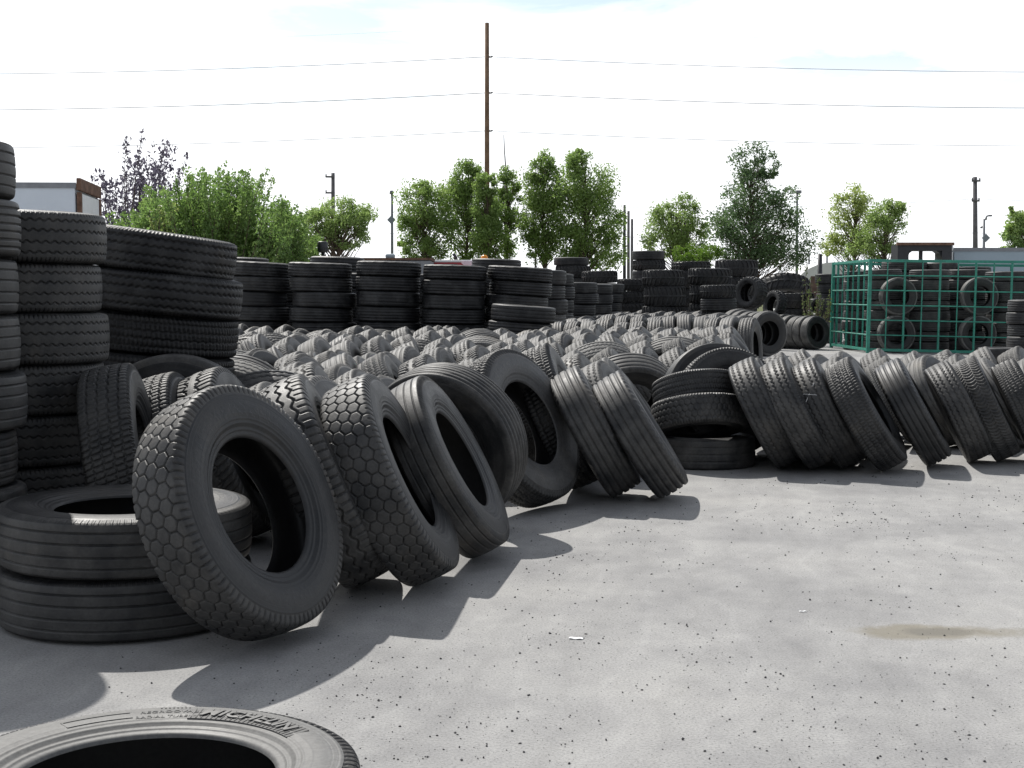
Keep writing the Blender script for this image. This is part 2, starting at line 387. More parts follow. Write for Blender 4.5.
def samples(c, n, R, W):
    q = rotq(n, 0).to_matrix(); th = np.linspace(0, 2 * np.pi, 72, endpoint=False); pts = []
    for r, z in ((R, 0), (R - .008, .37 * W), (R - .008, -.37 * W), (R * .92, .48 * W), (R * .92, -.48 * W)):
        pts.append(np.c_[r * np.cos(th), r * np.sin(th), np.full(72, z)])
    return np.concatenate(pts) @ np.array(q).T + np.array(c)
def fit(x0, y0, x1, y1, lean, yaw=None, wr=.27, R=None):
    """a tyre standing on the ground whose outline measures as in the photograph"""
    def solve(yw):
        n = axis_dir(yw, lean); r = R or .5; d = 2100 / max(20, (y1 - HZ)); x = ((x0 + x1) / 2 - 512) / F * d
        for _ in range(25):
            W = wr * 2 * r; c = Vector((x, d, rest_z(n, r, W))); u, v = proj(samples(c, n, r, W))
            x += ((x0 + x1) / 2 - (u.min() + u.max()) / 2) * d / F
            d *= 1 + .6 * ((v.max() - HZ) / (y1 - HZ) - 1)
            if R is None: r *= ((y1 - y0) / (v.max() - v.min())) ** .7
        return c, n, r, W, u.max() - u.min()
    if yaw is not None: c, n, r, W, w = solve(yaw)
    else:
        best = None
        for yw in range(-68, -3, 4):
            s = solve(yw)
            if best is None or abs(s[4] - (x1 - x0)) < abs(best[4] - (x1 - x0)): best = s
        c, n, r, W, w = best
    return c, n, r, W
OCC = []   # (x, y) already taken by a standing tyre
def standing(bbox, lean, kind, label, yaw=None, wr=.27, group=None, R=None, spin=None, dusty='worn'):
    c, n, r, W = fit(*bbox, lean, yaw, wr, R); OCC.append((c.x, c.y)); return tyre(c, n, r, W, kind, label, group, spin=spin, dusty=dusty)

ORD = ['topmost', 'second from the top', 'third from the top', 'fourth from the top', 'fifth from the top', 'sixth from the top', 'seventh from the top', 'eighth from the top', 'ninth from the top']
ORDN = ['first', 'second', 'third', 'fourth', 'fifth', 'sixth', 'seventh', 'eighth', 'ninth', 'tenth', 'eleventh', 'twelfth', 'thirteenth', 'fourteenth', 'fifteenth', 'sixteenth', 'seventeenth', 'eighteenth', 'nineteenth', 'twentieth']
stuff = []
def stack(x, y, n, R, W, kinds, where, group, tilt=0.0, jit=.02, z0=0.0, skip=0, name='truck_tyre', cat='tyre', word='tyre', lod=None, wear='dark'):
    """n tyres lying flat on one another; skip = lowest ones not built (wholly hidden)"""
    z = z0
    for i in range(n):
        w = W * rnd.uniform(.97, 1.03); k = kinds[i % len(kinds)]
        nn = Vector((math.sin(R_(tilt * (i / max(1, n - 1)) ** .7)) + rnd.uniform(-.008, .008), rnd.uniform(-.008, .008), 1)).normalized()
        if i >= skip:
            tyre((x + 1.4 * rnd.uniform(-jit, jit) + math.sin(R_(tilt)) * .2 * z, y + rnd.uniform(-jit, jit), z + w * .5), nn, R * rnd.uniform(.965, 1.012), w, k,
                 '%s %s %s' % (word, ORD[n - 1 - i], where), group, name, cat, lod, wear)
        else: stuff.append((Vector((x, y, z + w * .5)), nn, R, w, 'rib'))     # lowest ones, wholly hidden: part of the far mass
        z += w * .985
    return z

# ================================================================== the tyres at the front
# foreground tyre lying on the concrete, cut by the frame
fg = tyre(Vector((-.962, 3.585, .14)), Vector((0.0, 0.0, 1)), .57, .28, 'block', 'pale dusty tyre lying flat alone on the concrete with raised lettering on its sidewall', dusty='pale', spin=0, lod='near')
OCC.append((-.95, 3.6))
# raised marks on its upper sidewall, part of that sidewall's mesh
SPN = side_profile(56); sx_r = SPN[::-1, 1]; sx_z = SPN[::-1, 0]
def side_z(r): return np.interp(r, sx_r, sx_z)
def text_geo(body, size, shear=0.0, bold=0.0, ext=.0012, spacing=1.0):
    cu = bpy.data.curves.new('txt', 'FONT'); cu.body = body; cu.size = size; cu.shear = shear; cu.offset = bold; cu.extrude = ext; cu.space_character = spacing; cu.resolution_u = 3
    ob = bpy.data.objects.new('txt', cu); COL.objects.link(ob)
    dg = bpy.context.evaluated_depsgraph_get(); me = ob.evaluated_get(dg).to_mesh()
    V = [v.co.copy() for v in me.vertices]; Fc = [list(p.vertices) for p in me.polygons]
    ob.evaluated_get(dg).to_mesh_clear(); bpy.data.objects.remove(ob); bpy.data.curves.remove(cu); return V, Fc
def bend(V, theta0, rb, lift):
    """x runs clockwise from theta0 (degrees from +Y), y outward from radius rb, z off the sidewall"""
    out = []
    for p in V:
        r = rb + p.y; a = math.pi / 2 - (R_(theta0) + p.x / (rb + .015)); out.append((r * math.cos(a), r * math.sin(a), float(side_z(r)) + lift + p.z))
    return out
def strip(x0, x1, y0, y1, t, n=24):
    V = []; Fc = []
    for i in range(n + 1):
        x = x0 + (x1 - x0) * i / n
        V += [Vector((x, y0, -t)), Vector((x, y0, t)), Vector((x, y1, t)), Vector((x, y1, -t))]
    for i in range(n):
        a = i * 4; b = a + 4
        for k in range(4): Fc.append([a + k, b + k, b + (k + 1) % 4, a + (k + 1) % 4])
    Fc += [[0, 1, 2, 3], [n * 4 + 3, n * 4 + 2, n * 4 + 1, n * 4]]
    return V, Fc
letters = MB(); patch = MB()
V, Fc = text_geo('MICHELIN', .060, .25, .0012, spacing=1.06); w_ = max(v.x for v in V)
V = [Vector((v.x * .300 / w_, v.y, v.z)) for v in V]; letters.add(bend(V, 6.5, .372, .0046), Fc)
V, Fc = strip(-.022, .325, -.010, .062, .0022); patch.add(bend(V, 6, .364, .0012), Fc)
for i in range(24):                                                         # fine hatching of the patch
    V, Fc = strip(-.014 + i * .0141, -.012 + i * .0141, -.008, .060, .0008, 1); patch.add(bend(V, 6, .364, .0036), Fc)
for a, b, y0, y1 in ((0, .17, 0, .004), (0, .17, .040, .044), (0, .004, 0, .044), (.166, .17, 0, .044)):
    V, Fc = strip(a, b, y0, y1, .0012); letters.add(bend(V, -44, .372, .0010), Fc)
for body, size, th, rb in (('REGROOVABLE', .026, -16, .395), ('RADIAL TUBELESS', .022, -18, .362), ('- - - - - - - -', .018, -9, .440)):
    V, Fc = text_geo(body, size); letters.add(bend(V, th, rb, .0006), Fc)
fgs = [o for o in fg.children if o.name.startswith('sidewall')][0]
def join_into(target, mb, material):
    me = target.data.copy(); target.data = me; bm = bmesh.new(); bm.from_mesh(me); mi = len(me.materials); me.materials.append(material)
    vs = [bm.verts.new(v) for v in mb.v]
    for f in mb.f:
        try: fc = bm.faces.new([vs[i] for i in f]); fc.material_index = mi; fc.smooth = False
        except ValueError: pass
    bm.to_mesh(me); bm.free()
join_into(fgs, patch, M['patch']); join_into(fgs, letters, M['dusty_side'])
for o in fg.children:                                                       # this one has a wider opening than the others
    if o.name.startswith('tread'): continue
    if o is not fgs: o.data = o.data.copy()
    for v in o.data.vertices:
        r = math.hypot(v.co.x, v.co.y); q = (R0 - (R0 - r) * .89) / r; v.co.x *= q; v.co.y *= q

# the pile of two beside the big leaning tyre
gP = 'two flat tyres under the leaning tyre'
tyre(Vector((-1.80, 6.47, .139)), Vector((0, 0, 1)), .58, .278, 'rib', 'lower flat tyre of the pair under the big leaning tyre', gP)
tyre(Vector((-1.80, 6.47, .414)), Vector((.012, -.01, 1)).normalized(), .58, .275, 'rib', 'upper flat tyre of the pair under the big leaning tyre, its top sunlit', gP)

standing((137, 385, 338, 641), 22, 'hex', 'big worn tyre with hexagonal tread leaning in front against two flat tyres', yaw=-25, wr=.245, spin=.3)
standing((262, 374, 386, 588), 25, 'wave', 'tyre with coarse wavy lugs leaning between the big front tyre and the hexagon-tread one', yaw=4, wr=.25)
standing((322, 374, 458, 586), 25, 'hex', 'tyre with crisp hexagonal tread blocks leaning towards the stacks, face to the sun', yaw=-5, wr=.25, spin=.2)
standing((385, 376, 508, 558), 28, 'rib', 'smooth straight-ribbed tyre leaning just behind the crisp hexagon-tread tyre', yaw=-8, wr=.235)
# the one that leans the other way, open side down towards the camera
n5 = Vector((-.40, -.85, -.27)).normalized(); c5 = at(447, 441, 8.95); c5.z = rest_z(n5, .53, .27)
tyre(c5, n5, .53, .27, 'fine', 'finely ribbed tyre tipped forward over its neighbours, open dark inside showing'); OCC.append((c5.x, c5.y))
standing((462, 349, 574, 508), 24, 'block', 'pale-walled tyre with chunky blocks leaning behind the tipped ribbed tyre', yaw=-31, wr=.24, dusty='palewall')
standing((518, 343, 602, 489), 24, 'block', 'chunky block-tread tyre half hidden behind the pale-walled leaning tyre', yaw=-8)
standing((548, 366, 641, 497), 29, 'rib', 'dark straight-ribbed tyre leaning hard, inner one of the pair at the row end', yaw=-3, wr=.27)
standing((590, 371, 690, 498), 32, 'rib', 'dark straight-ribbed tyre leaning hard at the open end of the row, outermost of its pair', yaw=-5, wr=.28)
# beside the stacks
standing((88, 363, 160, 568), 10, 'block', 'block-tread tyre standing upright beside the tall stacks, half in their shade', yaw=8, wr=.26)
standing((146, 372, 208, 543), 16, 'block', 'small-block tyre leaning just behind the shaded upright tyre near the stacks', yaw=0)
n_ = Vector((.05, -1, .06)).normalized(); tyre(Vector((-2.16, 8.95, rest_z(n_, .56, .25))), n_, .56, .25, 'bald', 'shaded tyre facing the camera at the foot of the third tall stack'); OCC.append((-2.1, 8.9))
standing((194, 367, 262, 540), 20, 'lug', 'deep-lugged tyre leaning behind the big front tyre, next to the small-block one', yaw=-4)
n_ = Vector((.25, -.55, -.35)).normalized(); c_ = Vector((-1.66, 9.35, rest_z(n_, .52, .28))); tyre(c_, n_, .52, .28, 'zig', 'tyre tipped forward with long grooved top behind the small-block tyre'); OCC.append((c_.x, c_.y))

# the tumbled group at the near end of the second row
gT = 'tumbled tyres at the end of the second row'
tyre(Vector((at(703, 449, 12.35).x, 12.35, .133)), Vector((0, 0, 1)), .46, .27, 'bald', 'tyre lying flat on the concrete beneath two tilted tyres', gT)
tyre(at(699, 417, 12.25), Vector((-.05, .30, .95)).normalized(), .42, .27, 'hex', 'lower of two tilted tyres heaped on a flat tyre', gT)
tyre(at(696, 393, 12.45), Vector((-.08, .34, .94)).normalized(), .39, .25, 'block', 'upper of two tilted tyres heaped on a flat tyre', gT)
for x_, y_, d_, r_, k_, lb in ((716, 399, 13.1, .52, 'bald', 'dark tyre standing with its open side to the camera behind the tilted heap'), (729, 402, 12.8, .50, 'block', 'dark tyre with serrated rim leaning in front of the open-sided one by the heap')):
    nn = Vector((.20, -.93, .27)).normalized(); c_ = at(x_, y_, d_); c_.z = max(c_.z, rest_z(nn, r_, .27)); tyre(c_, nn, r_, .27, k_, lb, gT); OCC.append((c_.x, c_.y))
OCC += [(1.7, 12.1), (1.7, 12.5), (1.5, 12.3), (1.9, 12.3)]

gG = 'tyres leaning in the second row by the cage'
G = [((725, 357, 806, 468), 21, 'zig', 'grooved tyre leaning on the tilted heap, first of the row before the cage'),
     ((758, 357, 836, 469), 22, 'zig', 'grooved tyre leaning, second of the row before the cage counting from the heap'),
     ((791, 358, 864, 468), 22, 'zig', 'grooved tyre with a chalk cross on its tread, third from the tilted heap'),
     ((826, 357, 906, 471), 24, 'block', 'tyre with small blocks leaning, its open side showing, fourth from the tilted heap'),
     ((876, 358, 950, 466), 23, 'rib', 'ribbed tyre with a scuffed pale mark inside its rim, fifth from the tilted heap'),
     ((926, 361, 990, 462), 20, 'zig', 'small grooved tyre leaning between the scuffed ribbed tyre and the scooped-tread one'),
     ((953, 356, 1018, 461), 20, 'scoop', 'tyre with curved scoop-shaped tread marks leaning near the frame edge'),
     ((986, 359, 1062, 460), 19, 'block', 'small-block tyre leaning right after the scoop-tread tyre'),
     ((1030, 358, 1110, 460), 19, 'zig', 'grooved tyre leaning after the small-block tyre at the row end by the frame edge')]
G_objs = [standing(b, l + 6, k_, lb, group=gG, yaw=(-13, -15, -15, -19, -16, -12, -18, -16, -14)[i], wr=.265) for i, (b, l, k_, lb) in enumerate(G)]

# ================================================================== the field of tyres
kinds = ['zig', 'zig', 'zig', 'block', 'rib', 'wave', 'lug', 'zig', 'block', 'rib']
field = []        # (distance, args)
r2 = random.Random(21)
def free(x, y, dx=.24, dy=.75): return all(abs(x - a) > dx or abs(y - b) > dy for a, b in OCC)
rows = []
y = 8.55; ri = 0
while y < 24.0:
    xl = -.205 * y if y > 9.9 else -1.62 + (y - 8.5) * .15
    if y < 10: xr = -1.2 + (y - 6.2) * .54 - .25
    elif y < 11.2: xr = .42
    elif y < 12.6: xr = .95
    elif y < 15.0: xr = 6.0
    else: xr = .165 * y
    if y < 8.9: xl = -1.75
    row = []; x = xl + r2.uniform(0, .25)
    base_lean = r2.uniform(23, 33); base_yaw = r2.uniform(-22, -6)
    while x < xr:
        odd = r2.random()
        R = r2.uniform(.475, .53) if y < 11.8 or y > 15 else r2.uniform(.46, .50)
        W = r2.uniform(.255, .29)
        if odd < .07 and y > 9.5:   # tipped the other way, tread arching towards us
            nn = Vector((r2.uniform(-.2, .35), -.75, r2.uniform(-.55, -.25))).normalized(); st = .62
        else:
            nn = axis_dir(base_yaw + .8 * math.degrees(math.atan2(-x, y)) + r2.gauss(0, 5), base_lean + r2.gauss(0, 4.5)); st = r2.uniform(.32, .39)
        yy = y + r2.gauss(0, .06)
        if free(x, yy): row.append((x, yy, nn, R, W, r2.choice(kinds)))
        x += st
    rows.append(row); y += r2.uniform(.98, 1.1)
nrow = len(rows)
for ri, row in enumerate(rows):
    for j, a in enumerate(row): field.append((a[1], ri, j, a))
# rolls: tyres standing upright in straight lines farther back
roll = []
def add_roll(px0, px1, Y, R, yaw, step=.29, n=None, grp=0):
    p = at(px0, HZ, Y); ax = axis_dir(yaw, 4); x, yv = p.x, p.y
    cnt = n or int(abs((px1 - px0) / F * Y / max(.15, ax.x) / step))
    for i in range(cnt):
        roll.append((x + ax.x * step * i, yv + ax.y * step * i, axis_dir(yaw + r2.gauss(0, 1.5), r2.uniform(2, 9)), R * r2.uniform(.97, 1.03), .27, r2.choice(['rib', 'zig', 'bald']), grp, i))
ROLLS = [(560, 676, 25.2, .52, -12, 'long line behind the field that ends under the tilted heap'), (612, 722, 26.6, .55, -14, 'line of standing tyres ending left of the biggest roll'), (718, 770, 24.6, .56, -22, 'short roll of standing tyres in front of the dark round openings'),
         (560, 700, 29.5, .5, -10, 'line of standing tyres behind the two pale rolls')]
for g_, (a, b, Y, R, yw, nm) in enumerate(ROLLS): add_roll(a, b, Y, R, yw, .29, None, g_)
FACE = [(698, 327, 33.0, .48, -62, 'first dark-mouthed roll near the field'), (744, 330, 33.5, .52, -58, 'second dark-mouthed roll with two rims showing'), (767, 332, 34.5, .56, -64, 'third and biggest dark-mouthed roll'), (815, 330, 38.5, .47, -58, 'dark-mouthed roll beside the green cage')]
face_rows = []
for g_, (px, py, Y, R, yw, nm) in enumerate(FACE):
    p = at(px, py, Y); ax = axis_dir(yw, 3)
    for i in range(6 if g_ == 3 else 5):
        face_rows.append((p.x - ax.x * .30 * i, p.y - ax.y * .30 * i, axis_dir(yw + r2.gauss(0, 2), r2.uniform(1, 6)), R * r2.uniform(.97, 1.03), .27, 'rib', g_, i))

IND_MAX_D = 17.3
gF = 'tyres leaning in the rows of the tyre field'
pos = ['nearest row', 'second row back', 'third row back', 'fourth row back', 'fifth row back', 'sixth row back', 'seventh row back', 'eighth row back', 'ninth row back']
kname = {'zig': 'zigzag-grooved', 'block': 'block-tread', 'rib': 'straight-ribbed', 'wave': 'wavy-lugged', 'lug': 'deep-lugged'}
for d, ri, j, (x, yy, nn, R, W, k_) in field:
    c = Vector((x, yy, rest_z(nn, R, W)))
    if yy < IND_MAX_D:
        way = 'tipped forward' if nn.z < 0 else 'leaning'
        lb = '%s dusty tyre %s in the field, %s from the stacks, %s' % (kname[k_], way, ORDN[j] if j < 20 else 'twenty-%s' % ORDN[j - 20], pos[ri] if ri < 9 else 'tenth row back')
        tyre(c, nn, R, W, k_, lb, gF, dusty='field')
    else: stuff.append((c, nn, R, W, k_))
for a in roll: stuff.append((Vector((a[0], a[1], rest_z(a[2], a[3], a[4]))), a[2], a[3], a[4], a[5]))
for a in face_rows:
    c = Vector((a[0], a[1], rest_z(a[2], a[3], a[4])))
    tyre(c, a[2], a[3], a[4], 'rib', '%s tyre of the %s, counted from its open mouth' % (ORDN[a[7]], FACE[a[6]][5]), 'rolls of standing tyres with dark mouths', dusty='field')
# far rows between the back stacks
y = 30.5
while y < 46:
    x = .055 * y; xr = .15 * y
    while x < xr:
        nn = axis_dir(r2.uniform(-40, -15), r2.uniform(10, 32)); R = r2.uniform(.46, .53)
        stuff.append((Vector((x, y + r2.gauss(0, .1), rest_z(nn, R, .27))), nn, R, .27, r2.choice(kinds))); x += r2.uniform(.36, .5)
    y += 1.25

# ================================================================== tall stacks on the left
gS = 'tall stacks of tyres on the left'
stack(-2.945, 6.9, 8, .50, .287, ['rib', 'rib', 'fine', 'rib'], 'of the tallest stack, cut by the frame edge', gS, 0, .012, wear='worn')
stack(-2.80, 7.9, 7, .50, .283, ['zig'], 'of the zigzag-tread stack next to the tallest one', gS, .5, .012, wear='worn')
stack(-2.45, 9.62, 7, .535, .278, ['block', 'zig', 'zig', 'block'], 'of the slightly tilted dark stack beside the field', gS, 7.5, .015)
stack(-3.75, 9.3, 7, .52, .30, ['rib'], 'of the stack glimpsed between the two tallest stacks', gS, 0, .01, 0, 4)
# row of stacks behind the field
gB = 'row of stacks behind the tyre field'
bs = [(258, 25.0, 8, .565, 262, 3, 'of the first back-row stack, partly behind the dark tilted stack'), (322, 24.6, 8, .57, 262, 2, 'of the second back-row stack'), (387, 24.4, 8, .57, 262, 2.2, 'of the third back-row stack, pale smear on top'),
      (452, 24.2, 8, .56, 263, 2, 'of the fourth back-row stack'), (517, 24.4, 8, .56, 266, 4, 'of the fifth back-row stack, behind the low double one')]
for px, Y, n, R, top, tl, wh in bs:
    z = at(px, top, Y).z; x = at(px, HZ, Y).x
    stack(x, Y, n, R, z / n * 1.012, ['rib', 'bald', 'rib', 'zig'], wh, gB, tl, .03, 0, 3)
stack(at(521, HZ, 22.6).x, 23.0, 5, .54, .268, ['bald', 'rib'], 'of the low stack standing before the fifth back-row one', gB, 4.5, .02, 0, 3)
for px, Y, n, R, top, wh in ((541, 27.5, 7, .5, 268, 'of the narrow stack peeking out past the fifth back-row one'), (575, 33, 7, .52, 281, 'of the shorter stack at the end of the back row'), (594, 36, 7, .5, 283, 'of the half hidden stack ending the back row'),
                         (551, 31, 7, .5, 272, 'of the stack squeezed behind the narrow back one'), (606, 40, 7, .5, 283, 'of the farthest short stack behind the back row')):
    z = at(px, top, Y).z; stack(at(px, HZ, Y).x, Y, n, R, z / n, ['bald', 'rib'], wh, gB, 1, .03, 0, 4)
for px, py, Y, lb in ((338, 261, 27, 'tyre lying flat on a hidden stack behind the second back-row stack'), (497, 264, 29, 'tyre lying flat on a hidden stack behind the fourth and fifth back-row stacks'), (243, 262, 28, 'tyre lying flat on a hidden stack behind the first back-row stack')):
    p = at(px, py, Y); h = p.z
    stack(p.x, Y, 7, .52, (h + .12) / 7, ['rib'], '%s' % 'of ' + lb.split(' on ')[1].replace('a hidden', 'the hidden'), gB, 2, .02, 0, 5)
for px, wh in ((290, 'first and second'), (355, 'second and third'), (420, 'third and fourth'), (486, 'fourth and fifth')):
    z = at(px, 272, 26.4).z; stack(at(px, HZ, 26.4).x, 26.4, 7, .52, z / 7, ['rib'], 'in the gap between the %s back-row stacks' % wh, gB, 1, .02, 0, 3)
# tyres of the stack by the frame edge, near the cage
gC2 = 'stacks between the field and the cage'
z = at(1018, 300, 27).z; stack(at(1034, HZ, 27).x, 27, 6, .50, z / 6, ['bald', 'rib'], 'of the stack at the frame edge before the cage', gC2, 0, .02, 0, 1)
z = at(1000, 347, 26.3).z; stack(at(1006, HZ, 26.3).x - .1, 26.3, 2, .42, z / 2, ['bald'], 'of the low pair at the foot of the frame-edge stack', gC2, 0, .02)

# ================================================================== loader tyres at the back
gL = 'chunky loader tyres stacked at the back'
def loader(px, py_top, wpx, hs, Y, wh, kinds_=('loader',), tilt=0):
    """stack of big tyres: hs = tyre heights in pixels from the top"""
    s = F / Y; x = at(px, HZ, Y).x; R = wpx / 2 / s; z = at(px, py_top, Y).z
    for i, h in enumerate(hs):
        W = h / s; zc = z - W / 2; z -= W
        if zc < .05: z += W; break
        tyre((x + rnd.uniform(-.04, .04), Y + rnd.uniform(-.03, .03), zc), Vector((rnd.uniform(-.02, .02), 0, 1)).normalized(), R, W, kinds_[i % len(kinds_)],
             '%s tyre %s %s' % ('chunky' if kinds_[i % len(kinds_)] == 'loader' else 'big dark', ORD[i], wh), gL, 'loader_tyre', 'loader tyre', 'mid' if kinds_[i % len(kinds_)] == 'loader' else 'low', 'dark')
_ld = loader
def loader(px, py_top, wpx, hs, Y, wh, kinds_=('loader',)):
    _ld(px, py_top, wpx, hs, Y, wh, kinds_); z = at(px, py_top, Y).z - sum(hs) * Y / F; n = max(0, round(z / .5))
    for i in range(n): stuff.append((Vector((at(px, HZ, Y).x, Y, z * (i + .5) / n)), Vector((0, 0, 1)), wpx / 2 * Y / F, z / n, 'loader'))
loader(572, 257.5, 35, [8, 12, 14, 15, 15], 46, 'of the ring-topped stack before the three poles', ('rib', 'loader', 'rib'))
loader(600, 271, 36, [12, 15, 15, 15], 44, 'of the low dark stack before the three poles', ('loader', 'rib'))
loader(648.5, 251, 33, [9, 10, 19, 20, 18], 50, 'of the tall stack right after the three poles', ('bald', 'loader'))
loader(634, 279, 35, [12, 12, 14, 14], 47, 'of the low stack beside the brown-dusted one', ('loader',))
loader(664, 270, 42, [16, 20, 20, 18], 42, 'of the brown-dusted chunky stack', ('loader',))
loader(690, 261.5, 39, [9, 18, 18, 20], 52, 'of the stack behind the brown-dusted one', ('loader',))
loader(710.5, 268.5, 44, [16.5, 18, 20, 18], 43.5, 'of the bold-lugged stack', ('loader',))
loader(736, 260, 43, [17, 18, 18, 20], 54, 'of the tall stack below the dark poplar', ('loader',))
loader(719, 285, 36, [13, 13, 14], 37, 'of the low heap before the bold-lugged stack', ('loader', 'rib'))
loader(796, 293, 39, [15, 15, 15], 46, 'of the low stack below the half-round giant tyre', ('loader',))
nn = Vector((.15, -.75, .62)).normalized(); tyre(at(751, 293, 39), Vector((-.75, -.6, .1)).normalized(), .46, .42, 'loader', 'dark chunky tyre standing on edge beside the low heap', gL, 'loader_tyre', 'loader tyre', 'mid', 'dark')
tyre(at(784, 291, 48.5), Vector((.04, .42, .90)).normalized(), .92, .62, 'loader', 'giant tyre showing its half-round lugged top behind the low chunky stack', gL, 'loader_tyre', 'loader tyre', 'mid', 'dark')
for px, py, Y, r_, lb in ((775, 305, 40, .42, 'small chunky tyre tipped on edge below the giant half-round tyre'), (819, 308, 43, .32, 'small knobbly tyre on the ground near the cage corner')):
    tyre(at(px, py, Y), Vector((-.75, -.35, .15)).normalized(), r_, .3, 'loader', lb, gL, 'loader_tyre', 'loader tyre', 'mid', 'dark')
for px, top, Y, n, R, wh in ((829, 273, 45, 7, .45, 'of the dark stack glimpsed left of the cage'), (822, 298, 44, 4, .4, 'of the low stack at the cage corner')):
    z = at(px, top, Y).z; stack(at(px, HZ, Y).x, Y, n, R, z / n, ['bald', 'rib'], wh, 'stacks left of the cage', 0, .05, 0, 2)

# ================================================================== the green cage and what stands in it
A = Vector((9.2, 36.2, 0)); B = Vector((14.3, 35.1, 0)); D = Vector((9.10, 39.9, 0)); E = B + (D - A)
CH = 2.42
cage = empty('wire_cage', A); tag(cage, 'green steel mesh cage filled with stacked tyres', 'cage')
cage.rotation_euler = (0, R_(.9), 0)
fr = MB()
cor = [A - A, B - A, E - A, D - A]
def rotz(v): return Matrix.Rotation(math.atan2(v.y, v.x), 3, 'Z')
for i in range(4):
    a, b = cor[i], cor[(i + 1) % 4]; d = b - a
    for z in (.09, CH - .035):
        m = (a + b) / 2; fr.box((m.x, m.y, z), (d.length - .10, .055, .07), rotz(d), .006)
for c in cor: fr.box((c.x, c.y, CH / 2), (.085, .085, CH), None, .008)
fr.build('frame', M['teal'], cage)
for i, (nvb, nm) in enumerate(((12, 'mesh_panel'), (7, 'mesh_panel'), (12, 'mesh_panel'), (7, 'mesh_panel'))):
    a, b = cor[i], cor[(i + 1) % 4]; d = b - a; q = MB()
    for j in range(1, nvb):
        p = a + d * (j / nvb); thick = (.029 if j % 2 == 0 else .017) if i % 2 == 0 else (.034 if j % 2 else .024)
        q.tube([(p.x, p.y, .125), (p.x, p.y, CH - .07)], thick, 6)
    nz = 6; off = Vector((d.y, -d.x, 0)).normalized() * .018
    for j in range(1, nz):
        z = .09 + (CH - .12) * j / nz; e = d.normalized() * .043
        q.tube([a + off + e + Vector((0, 0, z)), b + off - e + Vector((0, 0, z))], .017, 6)
    q.build(nm, M['teal'], cage)
gC = 'tyres packed inside the green cage'
def cstack(px, Y, top, n, R, wh, skip=0):
    z = at(px, top, Y).z; stack(at(px, HZ, Y).x, Y, n, R, z / n, ['bald', 'rib', 'zig'], wh, gC, rnd.uniform(-1, 1.5), .03, 0, skip, wear='worn')
cstack(884, 37.3, 268, 8, .50, 'of the first cage stack, behind two upright tyres')
cstack(929, 37.0, 269, 8, .54, 'of the second cage stack, topped by a pale-edged tyre')
cstack(968, 38.2, 268, 8, .60, 'of the third cage stack, behind the second upright pair', 1)
cstack(1007, 36.6, 271, 8, .55, 'of the fourth cage stack near the frame edge')
cstack(1050, 36.6, 271, 8, .54, 'of the fifth cage stack beyond the frame edge', 5)
cstack(858, 38.6, 270, 8, .40, 'of the narrow stack behind the cage side mesh')
cstack(905, 38.9, 261, 9, .62, 'of the tall stack at the back of the cage', 5)
cstack(940, 38.8, 262, 9, .45, 'of the slim tall stack at the back of the cage', 6)
cstack(968, 38.9, 266, 9, .62, 'of the back cage stack with a tilted top tyre', 6)
for px, py, lb in ((898, 297, 'upper tyre facing out through the cage mesh before the first stack'), (896, 338, 'lower tyre facing out through the cage mesh before the first stack'), (979, 297, 'upper tyre facing out through the cage mesh before the third stack'), (977, 338, 'lower tyre facing out through the cage mesh before the third stack')):
    yy = 36.35 if px < 930 else 36.1
    pc = at(px, py, yy); pc.z = 1.465 if py < 310 else .49
    tyre(pc, Vector((.08, -1, .02)).normalized(), .49, .24, 'rib', lb, gC, dusty='field')

# ---- the far tyres as one mass
bucket = {}
Vs = []; Qs = []; mi = []; n0 = 0
for c, nn, R, W, k_ in stuff:
    d = tyre_meshes(k_, 'low'); Rm = np.array(rotq(nn, r2.uniform(0, 6.28)).to_matrix()) @ np.diag([R / R0, R / R0, W / W0])
    for i, p in enumerate(('tread', 'sidewall_a', 'sidewall_b', 'inner_liner')):
        Vs.append(d[p][0] @ Rm.T + np.array(c)); Qs.append(d[p][1] + n0); n0 += len(d[p][0]); mi.append(np.full(len(d[p][1]), (0, 1, 1, 2)[i]))
me = mesh_np('tyre_field', np.concatenate(Vs), np.concatenate(Qs), M['field_tread']); me.materials.append(M['field_side']); me.materials.append(M['inner'])
me.polygons.foreach_set('material_index', np.concatenate(mi).astype(np.int32))
tag(link('tyre_field', me), 'mass of dusty grey tyres leaning in far rows across the yard', 'tyre field', None, 'stuff')

